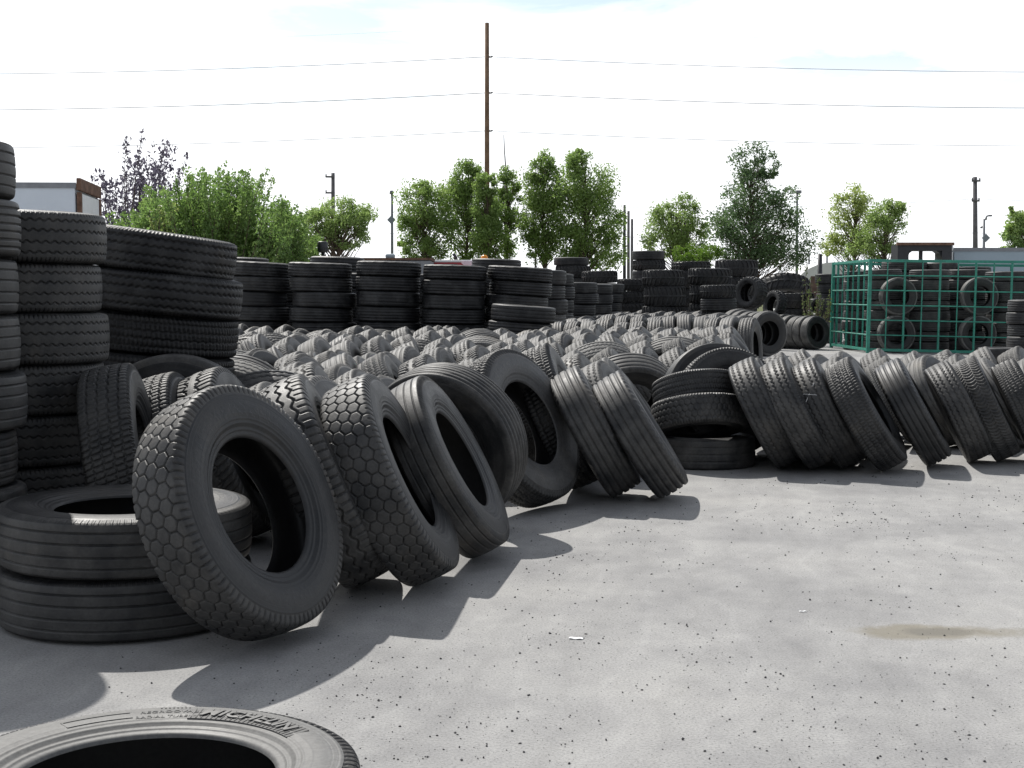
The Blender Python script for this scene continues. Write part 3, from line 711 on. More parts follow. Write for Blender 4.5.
# ================================================================== ground
def ground_mat():
    m, nt, b = mat('dusty_concrete', .9, .25); L = nt.links.new
    tc = N(nt, 'ShaderNodeTexCoord'); P = tc.outputs['Object']
    big = N(nt, 'ShaderNodeTexNoise', Scale=.55, Detail=8.0, Roughness=.6); L(P, big.inputs['Vector'])
    mp = N(nt, 'ShaderNodeMapping'); mp.inputs['Scale'].default_value = (1.3, 1.0, 1); mp.inputs['Rotation'].default_value = (0, 0, .25); L(P, mp.inputs['Vector'])
    mid = N(nt, 'ShaderNodeTexNoise', Scale=2.2, Detail=9.0, Roughness=.7); L(mp.outputs[0], mid.inputs['Vector'])
    fine = N(nt, 'ShaderNodeTexNoise', Scale=95.0, Detail=6.0, Roughness=.75); L(P, fine.inputs['Vector'])
    r1 = ramp(nt, [(.34, (.222, .221, .222)), (.5, (.288, .286, .283)), (.66, (.330, .326, .318))]); L(big.outputs[0], r1.inputs[0])
    r2_ = ramp(nt, [(.3, (.84, .84, .85)), (.7, (1.12, 1.12, 1.11))]); L(mid.outputs[0], r2_.inputs[0])
    r3 = ramp(nt, [(.30, (.50, .50, .50)), (.48, (1, 1, 1)), (.72, (1.28, 1.28, 1.26))]); L(fine.outputs[0], r3.inputs[0])
    c = mix(nt, 1.0, r1.outputs[0], r2_.outputs[0], 'MULTIPLY'); c = mix(nt, 1.0, c, r3.outputs[0], 'MULTIPLY')
    # fine dark grit
    vo = N(nt, 'ShaderNodeTexVoronoi', Scale=42.0); L(P, vo.inputs['Vector'])
    wn = N(nt, 'ShaderNodeTexNoise', Scale=1.3, Detail=4.0); L(P, wn.inputs['Vector'])
    th = N(nt, 'ShaderNodeMapRange'); L(wn.outputs[0], th.inputs[0]); th.inputs[1].default_value = .42; th.inputs[2].default_value = .7; th.inputs[3].default_value = .0; th.inputs[4].default_value = .14
    lt = N(nt, 'ShaderNodeMath', operation='LESS_THAN'); L(vo.outputs['Distance'], lt.inputs[0]); L(th.outputs[0], lt.inputs[1])
    c = mix(nt, lt.outputs[0], c, (.07, .07, .072))
    vp = N(nt, 'ShaderNodeTexVoronoi', Scale=27.0); L(P, vp.inputs['Vector'])
    th2 = N(nt, 'ShaderNodeMapRange'); L(big.outputs[0], th2.inputs[0]); th2.inputs[1].default_value = .45; th2.inputs[2].default_value = .7; th2.inputs[3].default_value = .0; th2.inputs[4].default_value = .13
    lp_ = N(nt, 'ShaderNodeMath', operation='LESS_THAN'); L(vp.outputs['Distance'], lp_.inputs[0]); L(th2.outputs[0], lp_.inputs[1])
    c = mix(nt, lp_.outputs[0], c, (.42, .42, .41))
    # long scuff marks
    wv = N(nt, 'ShaderNodeTexWave', Scale=.6, Distortion=6.0, Detail=4.0); wv.inputs['Detail Scale'].default_value = 1.6; L(mp.outputs[0], wv.inputs['Vector'])
    rs = ramp(nt, [(.0, (.93, .93, .93)), (.12, (1, 1, 1)), (.93, (1, 1, 1)), (1, (1.07, 1.07, 1.07))]); L(wv.outputs[0], rs.inputs[0])
    c = mix(nt, .8, c, rs.outputs[0], 'MULTIPLY')
    # brown spill
    sep = N(nt, 'ShaderNodeSeparateXYZ'); L(P, sep.inputs[0])
    def ell(cx, cy, rx, ry):
        o = []
        for s, cc, rr in ((0, cx, rx), (1, cy, ry)):
            a = N(nt, 'ShaderNodeMath', operation='SUBTRACT'); L(sep.outputs[s], a.inputs[0]); a.inputs[1].default_value = cc
            dv = N(nt, 'ShaderNodeMath', operation='DIVIDE'); L(a.outputs[0], dv.inputs[0]); dv.inputs[1].default_value = rr
            p = N(nt, 'ShaderNodeMath', operation='POWER'); L(dv.outputs[0], p.inputs[0]); p.inputs[1].default_value = 2; o.append(p)
            dv2 = N(nt, 'ShaderNodeMath', operation='ABSOLUTE'); L(dv.outputs[0], dv2.inputs[0]); L(dv2.outputs[0], p.inputs[0])
        s_ = N(nt, 'ShaderNodeMath', operation='ADD'); L(o[0].outputs[0], s_.inputs[0]); L(o[1].outputs[0], s_.inputs[1])
        nz = N(nt, 'ShaderNodeMath', operation='ADD'); L(s_.outputs[0], nz.inputs[0]); sb = N(nt, 'ShaderNodeMath', operation='MULTIPLY_ADD'); L(mid.outputs[0], sb.inputs[0]); sb.inputs[1].default_value = 3.2; sb.inputs[2].default_value = -1.6; L(sb.outputs[0], nz.inputs[1])
        r = N(nt, 'ShaderNodeMapRange'); L(nz.outputs[0], r.inputs[0]); r.inputs[1].default_value = .35; r.inputs[2].default_value = 1.05; r.inputs[3].default_value = 1; r.inputs[4].default_value = 0
        return r.outputs[0]
    g = ground(940, 632)
    e1 = ell(g.x, g.y, .48, .15); e2 = ell(g.x + .02, g.y, .2, .09)
    mu = N(nt, 'ShaderNodeMath', operation='MULTIPLY'); L(e1, mu.inputs[0]); mu.inputs[1].default_value = .75
    c = mix(nt, mu.outputs[0], c, (.19, .172, .13))
    mu2 = N(nt, 'ShaderNodeMath', operation='MULTIPLY'); L(e2, mu2.inputs[0]); mu2.inputs[1].default_value = .5
    c = mix(nt, mu2.outputs[0], c, (.11, .105, .095))
    L(c, b.inputs['Base Color'])
    bp = N(nt, 'ShaderNodeBump', Strength=.35, Distance=.006); L(fine.outputs[0], bp.inputs['Height'])
    bp2 = N(nt, 'ShaderNodeBump', Strength=.25, Distance=.02); L(mid.outputs[0], bp2.inputs['Height']); L(bp.outputs[0], bp2.inputs['Normal'])
    L(bp2.outputs[0], b.inputs['Normal']); return m
def sheet(name, x0, x1, y0, y1, z, material, nx=1, ny=1):
    xs = np.linspace(x0, x1, nx + 1); ys = np.linspace(y0, y1, ny + 1); X, Y = np.meshgrid(xs, ys, indexing='ij')
    V = np.stack([X, Y, np.full(X.shape, z)], -1).reshape(-1, 3); i = np.arange(nx)[:, None] * (ny + 1); j = np.arange(ny)[None, :]
    q = np.stack([i + j, i + ny + 1 + j, i + ny + 2 + j, i + j + 1], -1)
    return link(name, mesh_np(name, V, q, material, False))
tag(sheet('ground', -1500, 1500, -400, 3000, 0, ground_mat(), 1, 1), None, None, None, 'structure')
def verge_mat():
    m, nt, b = mat('dry_grass_verge', .95, .1); L = nt.links.new
    tc = N(nt, 'ShaderNodeTexCoord'); n = N(nt, 'ShaderNodeTexNoise', Scale=.8, Detail=8.0); L(tc.outputs['Object'], n.inputs['Vector'])
    r = ramp(nt, [(.3, (.06, .08, .03)), (.7, (.14, .14, .07))]); L(n.outputs[0], r.inputs[0]); L(r.outputs[0], b.inputs['Base Color']); return m
tag(sheet('grass_verge', -1500, 1500, 58, 2900, .006, verge_mat()), None, None, None, 'structure')
# pebbles
r3 = random.Random(5); V = []; Q = []; n0 = 0
oct_ = [(1, 0, 0), (0, 1, 0), (-1, 0, 0), (0, -1, 0), (0, 0, 1), (0, 0, -1)]
of = [(0, 1, 4), (1, 2, 4), (2, 3, 4), (3, 0, 4), (1, 0, 5), (2, 1, 5), (3, 2, 5), (0, 3, 5)]
clusters = [ground(r3.uniform(330, 1020), 500 + 265 * r3.random() ** 1.3) for _ in range(40)]
T = []
for i in range(5200):
    if r3.random() < .45:
        c = r3.choice(clusters); p = Vector((c.x + r3.gauss(0, .25), c.y + r3.gauss(0, .25), 0))
    else:
        yv = 3.5 + 9.5 * r3.random() ** 1.1; p = Vector((yv * r3.uniform(-.34, .40), yv, 0))
    s = (.0016 + .0050 * r3.random() ** 5 + (.005 * r3.random() if r3.random() < .014 else 0)) * (.62 + .055 * p.y)
    a = r3.uniform(0, 6.28); ca, sa = math.cos(a), math.sin(a); sx, sy, sz = s * r3.uniform(.8, 1.5), s * r3.uniform(.7, 1.2), s * r3.uniform(.5, .9)
    for q in oct_:
        x_, y_, z_ = q[0] * sx * r3.uniform(.7, 1.2), q[1] * sy * r3.uniform(.7, 1.2), q[2] * sz
        V.append((p.x + x_ * ca - y_ * sa, p.y + x_ * sa + y_ * ca, z_ + sz * .6))
    T += [tuple(k_ + n0 for k_ in f) for f in of]; n0 += 6
tag(link('gravel', mesh_np('gravel', V, np.zeros((0, 4)), M['pebble'], False, T)), 'dark stray pebbles and rubber crumbs scattered over the concrete', 'gravel', None, 'stuff')
def scrap(px, py, L_, w, ang, lb):
    p = ground(px, py); q = MB(); rm = Matrix.Rotation(ang, 3, 'Z')
    V = []
    for i in range(7):
        t = i / 6 - .5
        for s in (-1, 1):
            for h in (0, .002): V.append(Vector(p) + rm @ Vector((t * L_, s * w * .5 * (1 - .5 * abs(t)), .003 + h + .0015 * math.sin(i * 1.7))))
    Fc = []
    for i in range(6):
        a = i * 4; b = a + 4
        Fc += [[a, b, b + 2, a + 2], [a + 1, a + 3, b + 3, b + 1], [a, a + 1, b + 1, b], [a + 2, b + 2, b + 3, a + 3]]
    Fc += [[0, 2, 3, 1], [24, 25, 27, 26]]
    q.add(V, Fc); tag(q.build('plastic_scrap', M['scrap']), lb, 'litter', 'scraps of white litter')
scrap(576, 639, .062, .028, -.2, 'white curled plastic scrap lying on the open concrete')
scrap(803, 612, .035, .010, .1, 'thin white sliver of litter near the middle of the concrete')
# chalk cross on one tyre and a scuff inside another stay with those tyres' tread
def chalk(o, pts):
    q = MB(); W_ = Matrix.LocRotScale(o.location, o.rotation_quaternion, o.scale).inverted()
    for a, b in pts: q.tube([W_ @ Vector(a), W_ @ ((Vector(a) + Vector(b)) / 2), W_ @ Vector(b)], .0022, 5)
    q.build('chalk_mark', M['scrap'], o)
def on_tread(o, px, py):
    r = ray(px, py).normalized(); W_ = Matrix.LocRotScale(o.location, o.rotation_quaternion, o.scale); I = W_.inverted(); a = I @ CAM; d = (I.to_3x3() @ r)
    A_ = d.x ** 2 + d.y ** 2; B_ = 2 * (a.x * d.x + a.y * d.y); C_ = a.x ** 2 + a.y ** 2 - (R0 - .001) ** 2; t = (-B_ - math.sqrt(max(0, B_ * B_ - 4 * A_ * C_))) / (2 * A_)
    return W_ @ (a + d * t)
g3 = G_objs[2]
chalk(g3, [(on_tread(g3, 803, 394), on_tread(g3, 817, 395)), (on_tread(g3, 814, 383), on_tread(g3, 806, 402))])

# ================================================================== trees
def cg(rg, s): return max(-1.7 * s, min(1.7 * s, rg.gauss(0, s)))
def tree(name, px, base_y, d, blobs, leaf, label, cat='tree', n_leaf=7000, lsize=.17, trunk_r=.13, group='trees behind the yard', stems=1, sub=.31, droop=0., extra=None, depth_k=.8, seed=1, clumps=32):
    """blobs = crown masses measured as (px, py, half width, half height, weight); each becomes a cloud of leaf clumps with real depth"""
    rg = random.Random(seed); base = at(px, HZ, d); base.z = 0; s = F / d
    root = empty(name, base); tag(root, label, cat, group)
    tk = MB(); LV = []; tot = sum(b[4] for b in blobs); tips = []
    top = at(px, min(b[1] - b[3] for b in blobs), d) - base
    tw = []
    for k in range(stems):
        off = (k - (stems - 1) / 2) * .35; pts = [Vector((off * .4, 0, -.05))]; 
        for i in range(1, 7): t = i / 6; pts.append(Vector((off * (1 + t * 1.5) + top.x * t + rg.gauss(0, .06), rg.gauss(0, .06), top.z * t * .86)))
        tk.tube(pts, [trunk_r * (1 - .88 * i / 6) / (stems ** .4) for i in range(7)], 7); tw.append(pts)
    for bx, by, rx, ry, w in blobs:
        c = at(bx, by, d) - base; rx_, rz_ = rx * 1.22 / s, ry * 1.03 / s; ry_ = rx_ * depth_k
        for q in range(max(3, int(clumps * w))):
            while True:
                v = Vector((rg.uniform(-1, 1), rg.uniform(-1, 1), rg.uniform(-1, 1)))
                if .15 < v.length < 1: break
            v = v.normalized() * v.length ** .6 * 1.06
            cc = c + Vector((v.x * rx_, v.y * ry_, v.z * rz_)); sg = sub * rg.uniform(.5, 1.15) * min(rx_, rz_, 1.0)
            # limb to the clump
            P0 = rg.choice(tw); zt = max(.3, cc.z - rg.uniform(.5, 1.4) - .35 * (Vector((cc.x, cc.y, 0)).length)); f = min(.95, zt / max(.5, P0[-1].z)) * 6; i = min(5, int(f)); a = P0[i].lerp(P0[i + 1], f - i)
            mid = a.lerp(cc, .5) + Vector((rg.gauss(0, .08), rg.gauss(0, .08), -.12 * rg.random())); tk.tube([a, mid, cc], [trunk_r * .22, trunk_r * .13, trunk_r * .04], 5, False)
            for _ in range(int(2.6 * n_leaf * w / tot / max(3, int(clumps * w)))):
                LV.append(cc + Vector((cg(rg, sg), cg(rg, sg), cg(rg, sg * .85))))
    if extra: LV += extra(rg, base, s, tk)
    tk.build('trunk', M['bark'], root, True)
    leaves(LV, lsize * .80, leaf, root, seed)
    return root
def leaves(LV, lsize, leaf, root, seed, name='crown', up=.0):
    rs = np.random.RandomState(seed); n = len(LV); C = np.array([tuple(p) for p in LV])
    a = rs.normal(size=(n, 3)); a[:, 2] += up; a /= np.linalg.norm(a, axis=1)[:, None]; b = np.cross(a, rs.normal(size=(n, 3))); b /= np.linalg.norm(b, axis=1)[:, None]
    l = lsize * rs.uniform(.6, 1.3, (n, 1)); w = l * rs.uniform(.35, .6, (n, 1))
    nn = np.cross(a, b) * l * .12
    V = np.stack([C - a * l * .5, C + b * w * .5 - nn, C + a * l * .5, C - b * w * .5 - nn], 1).reshape(-1, 3)
    return link(name, mesh_np(name, V, np.arange(n * 4), M[leaf], False), root)
tree('poplar_tree', 425, 265, 66, [(424, 205, 20, 20, 1.2), (432, 232, 22, 22, 1.2), (422, 252, 18, 12, .8), (412, 222, 12, 12, .5), (420, 188, 9, 9, .4)], 'leaf_green', 'rounded green poplar, first of the four-crown clump by the tall pole', seed=2, n_leaf=5200)
tree('poplar_tree', 466, 265, 67, [(464, 180, 11, 17, .9), (462, 205, 17, 22, 1.2), (466, 235, 20, 24, 1.2)], 'leaf_green', 'tallest green poplar of the clump, directly beside the tall wooden pole', seed=3, n_leaf=5600)
tree('poplar_tree', 488, 265, 65, [(487, 186, 8, 14, .6), (488, 212, 11, 20, .9), (488, 240, 13, 20, .9)], 'leaf_green', 'slim poplar standing right under the tall wooden pole', seed=4, n_leaf=3600)
tree('poplar_tree', 507, 265, 68, [(509, 183, 8, 14, .5), (508, 208, 13, 20, .8), (507, 236, 13, 18, .6)], 'leaf_green', 'open airy poplar between the tall wooden pole and the twin poplars', seed=5, n_leaf=2900)
tree('poplar_tree', 545, 268, 66, [(541, 168, 9, 15, .6), (544, 190, 16, 22, 1.2), (545, 222, 17, 24, 1.2), (540, 246, 13, 16, .6)], 'leaf_green', 'darker of the twin poplars, the one nearer the tall pole', seed=6, n_leaf=6200)
tree('poplar_tree', 585, 268, 65, [(577, 166, 12, 13, .6), (585, 188, 22, 22, 1.4), (590, 222, 24, 26, 1.5), (600, 248, 19, 18, .9), (572, 245, 14, 16, .7)], 'leaf_green', 'broader of the twin poplars, spreading towards the three thin poles', seed=7, n_leaf=8200)
tree('young_tree', 677, 268, 62, [(676, 222, 22, 18, 1.2), (682, 206, 12, 10, .4), (664, 212, 10, 10, .35), (660, 244, 16, 12, .7), (684, 240, 20, 16, 1.1), (697, 230, 10, 14, .4)], 'leaf_light', 'thin pale green tree between the three poles and the dark poplar', seed=8, n_leaf=3900, lsize=.15)
tree('shrub', 697, 268, 58, [(697, 255, 19, 10, 1), (688, 258, 12, 9, .6), (708, 258, 9, 9, .4)], 'leaf_bright', 'bright green shrub at the foot of the thin pale tree', 'shrub', n_leaf=2600, lsize=.12, trunk_r=.05, stems=3, seed=9)
tree('dark_poplar_tree', 752, 272, 60, [(751, 165, 13, 17, .7), (770, 168, 7, 14, .3), (752, 195, 25, 20, 1.3), (757, 225, 36, 22, 1.7), (742, 245, 34, 20, 1.3), (778, 248, 30, 20, 1.2), (728, 222, 11, 16, .4), (787, 208, 12, 18, .4)], 'leaf_dark', 'tall dark poplar rising behind the chunky loader tyres', seed=10, n_leaf=7600, lsize=.16, clumps=34)
tree('birch_tree', 856, 268, 63, [(853, 200, 15, 12, .7), (856, 220, 20, 16, .9), (848, 240, 18, 14, .8), (832, 246, 10, 10, .3)], 'leaf_yellow', 'yellowing pale tree behind the corner of the green cage', seed=11, n_leaf=2700, lsize=.15, clumps=32)
tree('birch_tree', 886, 268, 61, [(888, 217, 15, 13, .8), (882, 236, 19, 16, 1.0), (896, 208, 9, 7, .3), (870, 250, 20, 10, .7)], 'leaf_light', 'fresh green tree beside the yellowing one behind the green cage', seed=12, n_leaf=3000, lsize=.15, clumps=32)
tree('maple_tree', 1030, 268, 48, [(1022, 234, 13, 10, .8), (1030, 222, 16, 12, .8), (1008, 254, 14, 6, .5), (1030, 250, 16, 12, .8), (1013, 213, 3, 6, .12)], 'leaf_light', 'green tree cut by the frame edge beyond the cage', seed=13, n_leaf=2800, lsize=.16)
tree('round_tree', 338, 262, 58, [(338, 214, 25, 13, 1.2), (322, 226, 17, 14, .9), (356, 220, 15, 13, .8), (340, 238, 20, 11, .8), (364, 232, 8, 8, .25), (312, 242, 12, 14, .7)], 'leaf_light', 'round yellow-green tree next to the feathery willow clump', seed=14, n_leaf=5200, lsize=.14)
tree('young_tree', 402, 262, 72, [(402, 247, 6, 5, 1)], 'leaf_green', 'tiny distant tree between the diamond sign post and the poplars', n_leaf=420, seed=15, lsize=.16, trunk_r=.05, clumps=5)
# upright shoots: willow clump and purple-leaved shrub
def shoots(name, px, d, fans, leaf, label, cat, seed, n_per, lsize, spread=.06, wig=.05, group='trees behind the yard'):
    """fans = (base px, tip px, tip py, number, jitter px): each a sheaf of upright shoots lined with leaves"""
    rg = random.Random(seed); base = at(px, HZ, d); base.z = 0; root = empty(name, base); tag(root, label, cat, group); tk = MB(); LV = []
    for bx, tx, ty, num, jit in fans:
        for i in range(num):
            b = at(bx + rg.gauss(0, jit * .5), HZ, d) - base; b.z = 0; b.y = rg.uniform(-1.2, 1.2)
            t = at(tx + rg.gauss(0, jit), ty + abs(rg.gauss(0, jit * .8)), d) - base; t.y = b.y * 1.4 + rg.gauss(0, .5)
            pts = []
            for q in range(6):
                u = q / 5; p = b.lerp(t, u); p.x = b.x + (t.x - b.x) * u ** 1.5; p += Vector((rg.gauss(0, wig), rg.gauss(0, wig), 0)); pts.append(p)
            tk.tube(pts, [.03, .025, .02, .014, .009, .004], 5, False)
            for _ in range(n_per):
                u = rg.random() ** .75 * 5; q = min(4, int(u)); p = pts[q].lerp(pts[q + 1], u - q); sp = spread * (1.5 - u / 5)
                LV.append(p + Vector((rg.gauss(0, sp), rg.gauss(0, sp), rg.gauss(0, sp * .6))))
    tk.build('trunk', M['bark'], root, True); leaves(LV, lsize, leaf, root, seed, up=.9); return root
shoots('willow_shrub', 215, 40, [(180, 150, 208, 10, 10), (195, 178, 200, 12, 9), (200, 192, 176, 10, 8), (208, 210, 172, 12, 7), (220, 226, 175, 10, 7), (230, 244, 172, 8, 6), (236, 256, 188, 14, 8), (250, 278, 200, 16, 8), (258, 292, 210, 18, 8), (262, 302, 226, 14, 7), (205, 200, 200, 22, 18), (180, 160, 222, 22, 14), (240, 240, 205, 24, 18), (275, 290, 222, 26, 12), (286, 300, 232, 24, 10), (170, 138, 212, 26, 11), (185, 162, 200, 26, 12), (195, 186, 186, 20, 10), (212, 222, 160, 6, 9), (235, 250, 172, 8, 9), (182, 160, 186, 6, 9), (265, 285, 196, 8, 8), (215, 215, 190, 26, 16), (225, 225, 215, 26, 26), (170, 135, 232, 14, 8)],
       'leaf_willow', 'wide feathery green willow clump behind the tilted stack', 'shrub', 31, 330, .115, .125)
shoots('willow_shrub', 170, 39, [(172, 168, 208, 9, 5), (176, 182, 205, 7, 4)], 'leaf_yellow', 'yellow-tinged sprays growing within the feathery willow clump', 'shrub', 32, 75, .11, .08)
shoots('purple_leaf_shrub', 140, 43, [(135, 157, 136, 4, 2), (140, 168, 138, 5, 2.5), (132, 145, 140, 3, 2), (128, 132, 152, 4, 2.5), (138, 160, 160, 8, 7), (120, 112, 176, 7, 4), (125, 122, 172, 4, 3), (132, 150, 175, 8, 8), (118, 118, 198, 9, 7), (165, 172, 165, 5, 3)],
       'leaf_purple', 'sparse purple-leaved shrub with upright sprays beside the rusty trailer', 'shrub', 33, 120, .15, .11)
shoots('weed_plant', 813, 41, [(812, 811, 265, 1, .5), (813, 815, 275, 2, 1), (814, 818, 290, 5, 3), (816, 822, 298, 8, 3)], 'weed', 'tall weed growing between the giant tyre and the cage', 'plant', 34, 45, .09, .05, group='weeds')
def tuft(px, d, top, lb, seed):
    shoots('weed_plant', px, d, [(px, px - 4, top, 5, 3), (px, px + 4, top + 2, 5, 3)], 'weed', lb, 'plant', seed, 40, .09, .07, group='weeds')
tuft(806, 46, 300, 'low green weed tuft beside the low chunky stack', 35)

# ================================================================== poles and wires
def pole(name, px, top, d, r, m, label, cat='pole', lean=0., group=None):
    b = at(px, HZ, d); b.z = 0; t = at(px + lean, top, d); o = empty(name, b); tag(o, label, cat, group)
    q = MB(); q.tube([(0, 0, -.05), (t.x - b.x) * .5 * Vector((1, 0, 0)) + Vector((0, 0, t.z / 2)), (t.x - b.x, 0, t.z)], [r * 1.15, r, r * .82], 10); q.build('shaft', M[m], o, True)
    return o, b, t
tp, tb, tt = pole('utility_pole', 487, 23, 75, .135, 'pole_wood', 'very tall brown wooden pole carrying wires above the poplars', 'utility pole')
hts = [27, 57, 93, 131]
for y_ in hts[1:]:
    z = at(487, y_, 75).z; q = MB(); q.tube([(.10, -.02, z), (.24, -.02, z), (.30, -.02, z + .05)], .045, 8); q.build('insulator', M['dark_steel'], tp, True)
def wire(pts, r, label, group):
    q = MB(); q.tube(pts, r, 5); tag(q.build('power_line', M['wire'], None, True), label, 'wire', group)
def sagwire(p0, p1, sag, n=28): return [p0.lerp(p1, i / n) - Vector((0, 0, sag * 4 * (i / n) * (1 - i / n))) for i in range(n + 1)]
wn = ['topmost thin', 'second', 'third', 'lowest']
for i, y_ in enumerate(hts):
    zp = at(487, y_, 75).z; r = (.004, .016, .019, .015)[i]
    P0 = Vector((tt.x + (.27 if i else 0), 74.96, zp)); q0 = at(-713, y_ + 2, 75); q1 = at(1690, y_, 75); q0.z = zp - .1; q1.z = zp
    wire(sagwire(P0 - Vector((.40 if i else .1, 0, 0)), q0, .88), r, '%s power line running from the tall wooden pole towards the trailer side' % wn[i], 'power lines on the tall pole')
    wire(sagwire(P0, q1, .80), r, '%s power line running from the tall wooden pole towards the cage side' % wn[i], 'power lines on the tall pole')
ms, mb_, mt = pole('antenna_mast', 506, 168, 78, .10, 'grey_wood', 'thin grey mast rising out of the airy poplar by the tall pole', 'mast')
q = MB(); z0 = at(506, 168, 78).z; q.tube([(0, 0, z0 - .2), (-.08, 0, (z0 + at(504, 135, 78).z) / 2), (-.12, 0, at(504, 135, 78).z)], [.04, .03, .02], 6); q.build('antenna', M['steel'], ms, True)
def cross(o, d, z, w, off=0):
    q = MB(); q.box((off, -.16, z), (w, .10, .11), None, .01); q.build('crossarm', M['grey_wood'], o)
    for s in (-1, 1):
        q = MB(); q.tube([(off + s * w * .42, -.16, z + .05), (off + s * w * .42, -.16, z + .20)], [.05, .035], 8); q.build('insulator', M['steel'], o, True)
up, ub, ut = pole('utility_pole', 333, 173, 90, .14, 'grey_wood', 'short grey utility pole behind the round yellow-green tree', 'utility pole')
cross(up, 90, ut.z - .25, .5, -.15); cross(up, 90, at(333, 193, 90).z, .45, -.18)
rp, rb, rt = pole('utility_pole', 976, 177, 90, .16, 'grey_wood', 'grey utility pole above the blue-grey trailer, brackets on its side', 'utility pole', -1)
cross(rp, 90, at(976, 181, 90).z, .55, -.2); cross(rp, 90, at(976, 201, 90).z, .5, -.2)
q = MB(); q.tube([(.15, -.1, at(976, 228, 90).z), (.4, -.2, at(976, 226, 90).z)], [.05, .12], 8); q.build('lamp_head', M['steel'], rp, True)
for i, (ya, yb, sg, r) in enumerate(((176, 179, .55, .008), (178, 182, .55, .007), (193, 199, .75, .013), (232, 233, .3, .010))):
    a = at(333, ya, 90); b = at(975, yb, 90); a.y = b.y = 89.9
    nm = ('upper', 'second', 'thicker middle', 'low')[i]
    wire(sagwire(a, b, sg), r, '%s distant line strung between the two grey utility poles' % nm, 'distant power lines')
    wire(sagwire(b, at(1500, yb - 12, 80), .5), r, '%s distant line leaving the grey pole above the blue-grey trailer' % nm, 'distant power lines')
    wire(sagwire(a, at(-300, ya - 1, 88), .5), r, '%s distant line leaving the grey pole behind the round tree' % nm, 'distant power lines')
for i, (px, top, d) in enumerate(((624.5, 205, 78), (628.5, 211, 80), (632, 219, 82))):
    pole('utility_pole', px, top, d, .09, 'dark_steel' if i == 0 else 'grey_wood', ('tallest and darkest of three thin poles beside the twin poplars', 'middle one of three thin poles beside the twin poplars', 'shortest of three thin poles, nearest the loader tyres')[i], 'pole', 0, 'three thin poles')
def diamond(o, z, s):
    q = MB(); h = s; q.prism([(0, z - h), (h, z), (0, z + h), (-h, z)], -.14, -.11); q.build('diamond_sign', M['sign'], o)
lp, lb_, lt = pole('sign_post', 392, 193, 70, .075, 'steel', 'thin grey post with a diamond sign between round tree and poplars', 'sign post')
diamond(lp, at(392, 220, 70).z, .22); q = MB(); q.tube([(0, 0, lt.z - .05), (0, 0, lt.z + .12)], [.11, .09], 8); q.build('cap', M['steel'], lp, True)
def lamp(px, top, d, label, arm, r=.07, sign=None, grp=None):
    o, b, t = pole('street_lamp', px, top + 4, d, r, 'steel', label, 'street lamp', 0, grp)
    q = MB(); q.tube([(0, 0, t.z - .05), (arm * .25, 0, t.z + .16), (arm, 0, t.z + .2)], [r * .8, r * .7, r * .6], 8); q.build('arm', M['steel'], o, True)
    q = MB(); q.box((arm * 1.25, 0, t.z + .19), (abs(arm) * .7, .16, .10), None, .03); q.build('lamp_head', M['steel'], o)
    if sign: diamond(o, at(px, sign, d).z, .24)
lamp(984, 215, 80, 'street lamp with a diamond sign beside the grey pole', .22, .085, 238)
lamp(809, 250, 85, 'short curved street lamp beyond the giant tyre', -.35, .07)
lamp(827, 246, 85, 'street lamp half hidden by the yellowing tree', -.25, .07)
fp, fb, ft = pole('floodlight_pole', 797, 192, 72, .075, 'steel', 'slim grey pole with a small lamp box beside the dark poplar', 'light pole')
q = MB(); q.box((0, -.05, ft.z), (.28, .22, .16), None, .02); q.build('lamp_head', M['steel'], fp)
pole('fence_post', 820, 254, 52, .10, 'dark_steel', 'short dark post between the curved lamp and the cage', 'post')
pole('fence_post', 535.5, 241, 70, .06, 'grey_wood', 'thin post beside the foot of the twin poplars', 'post')

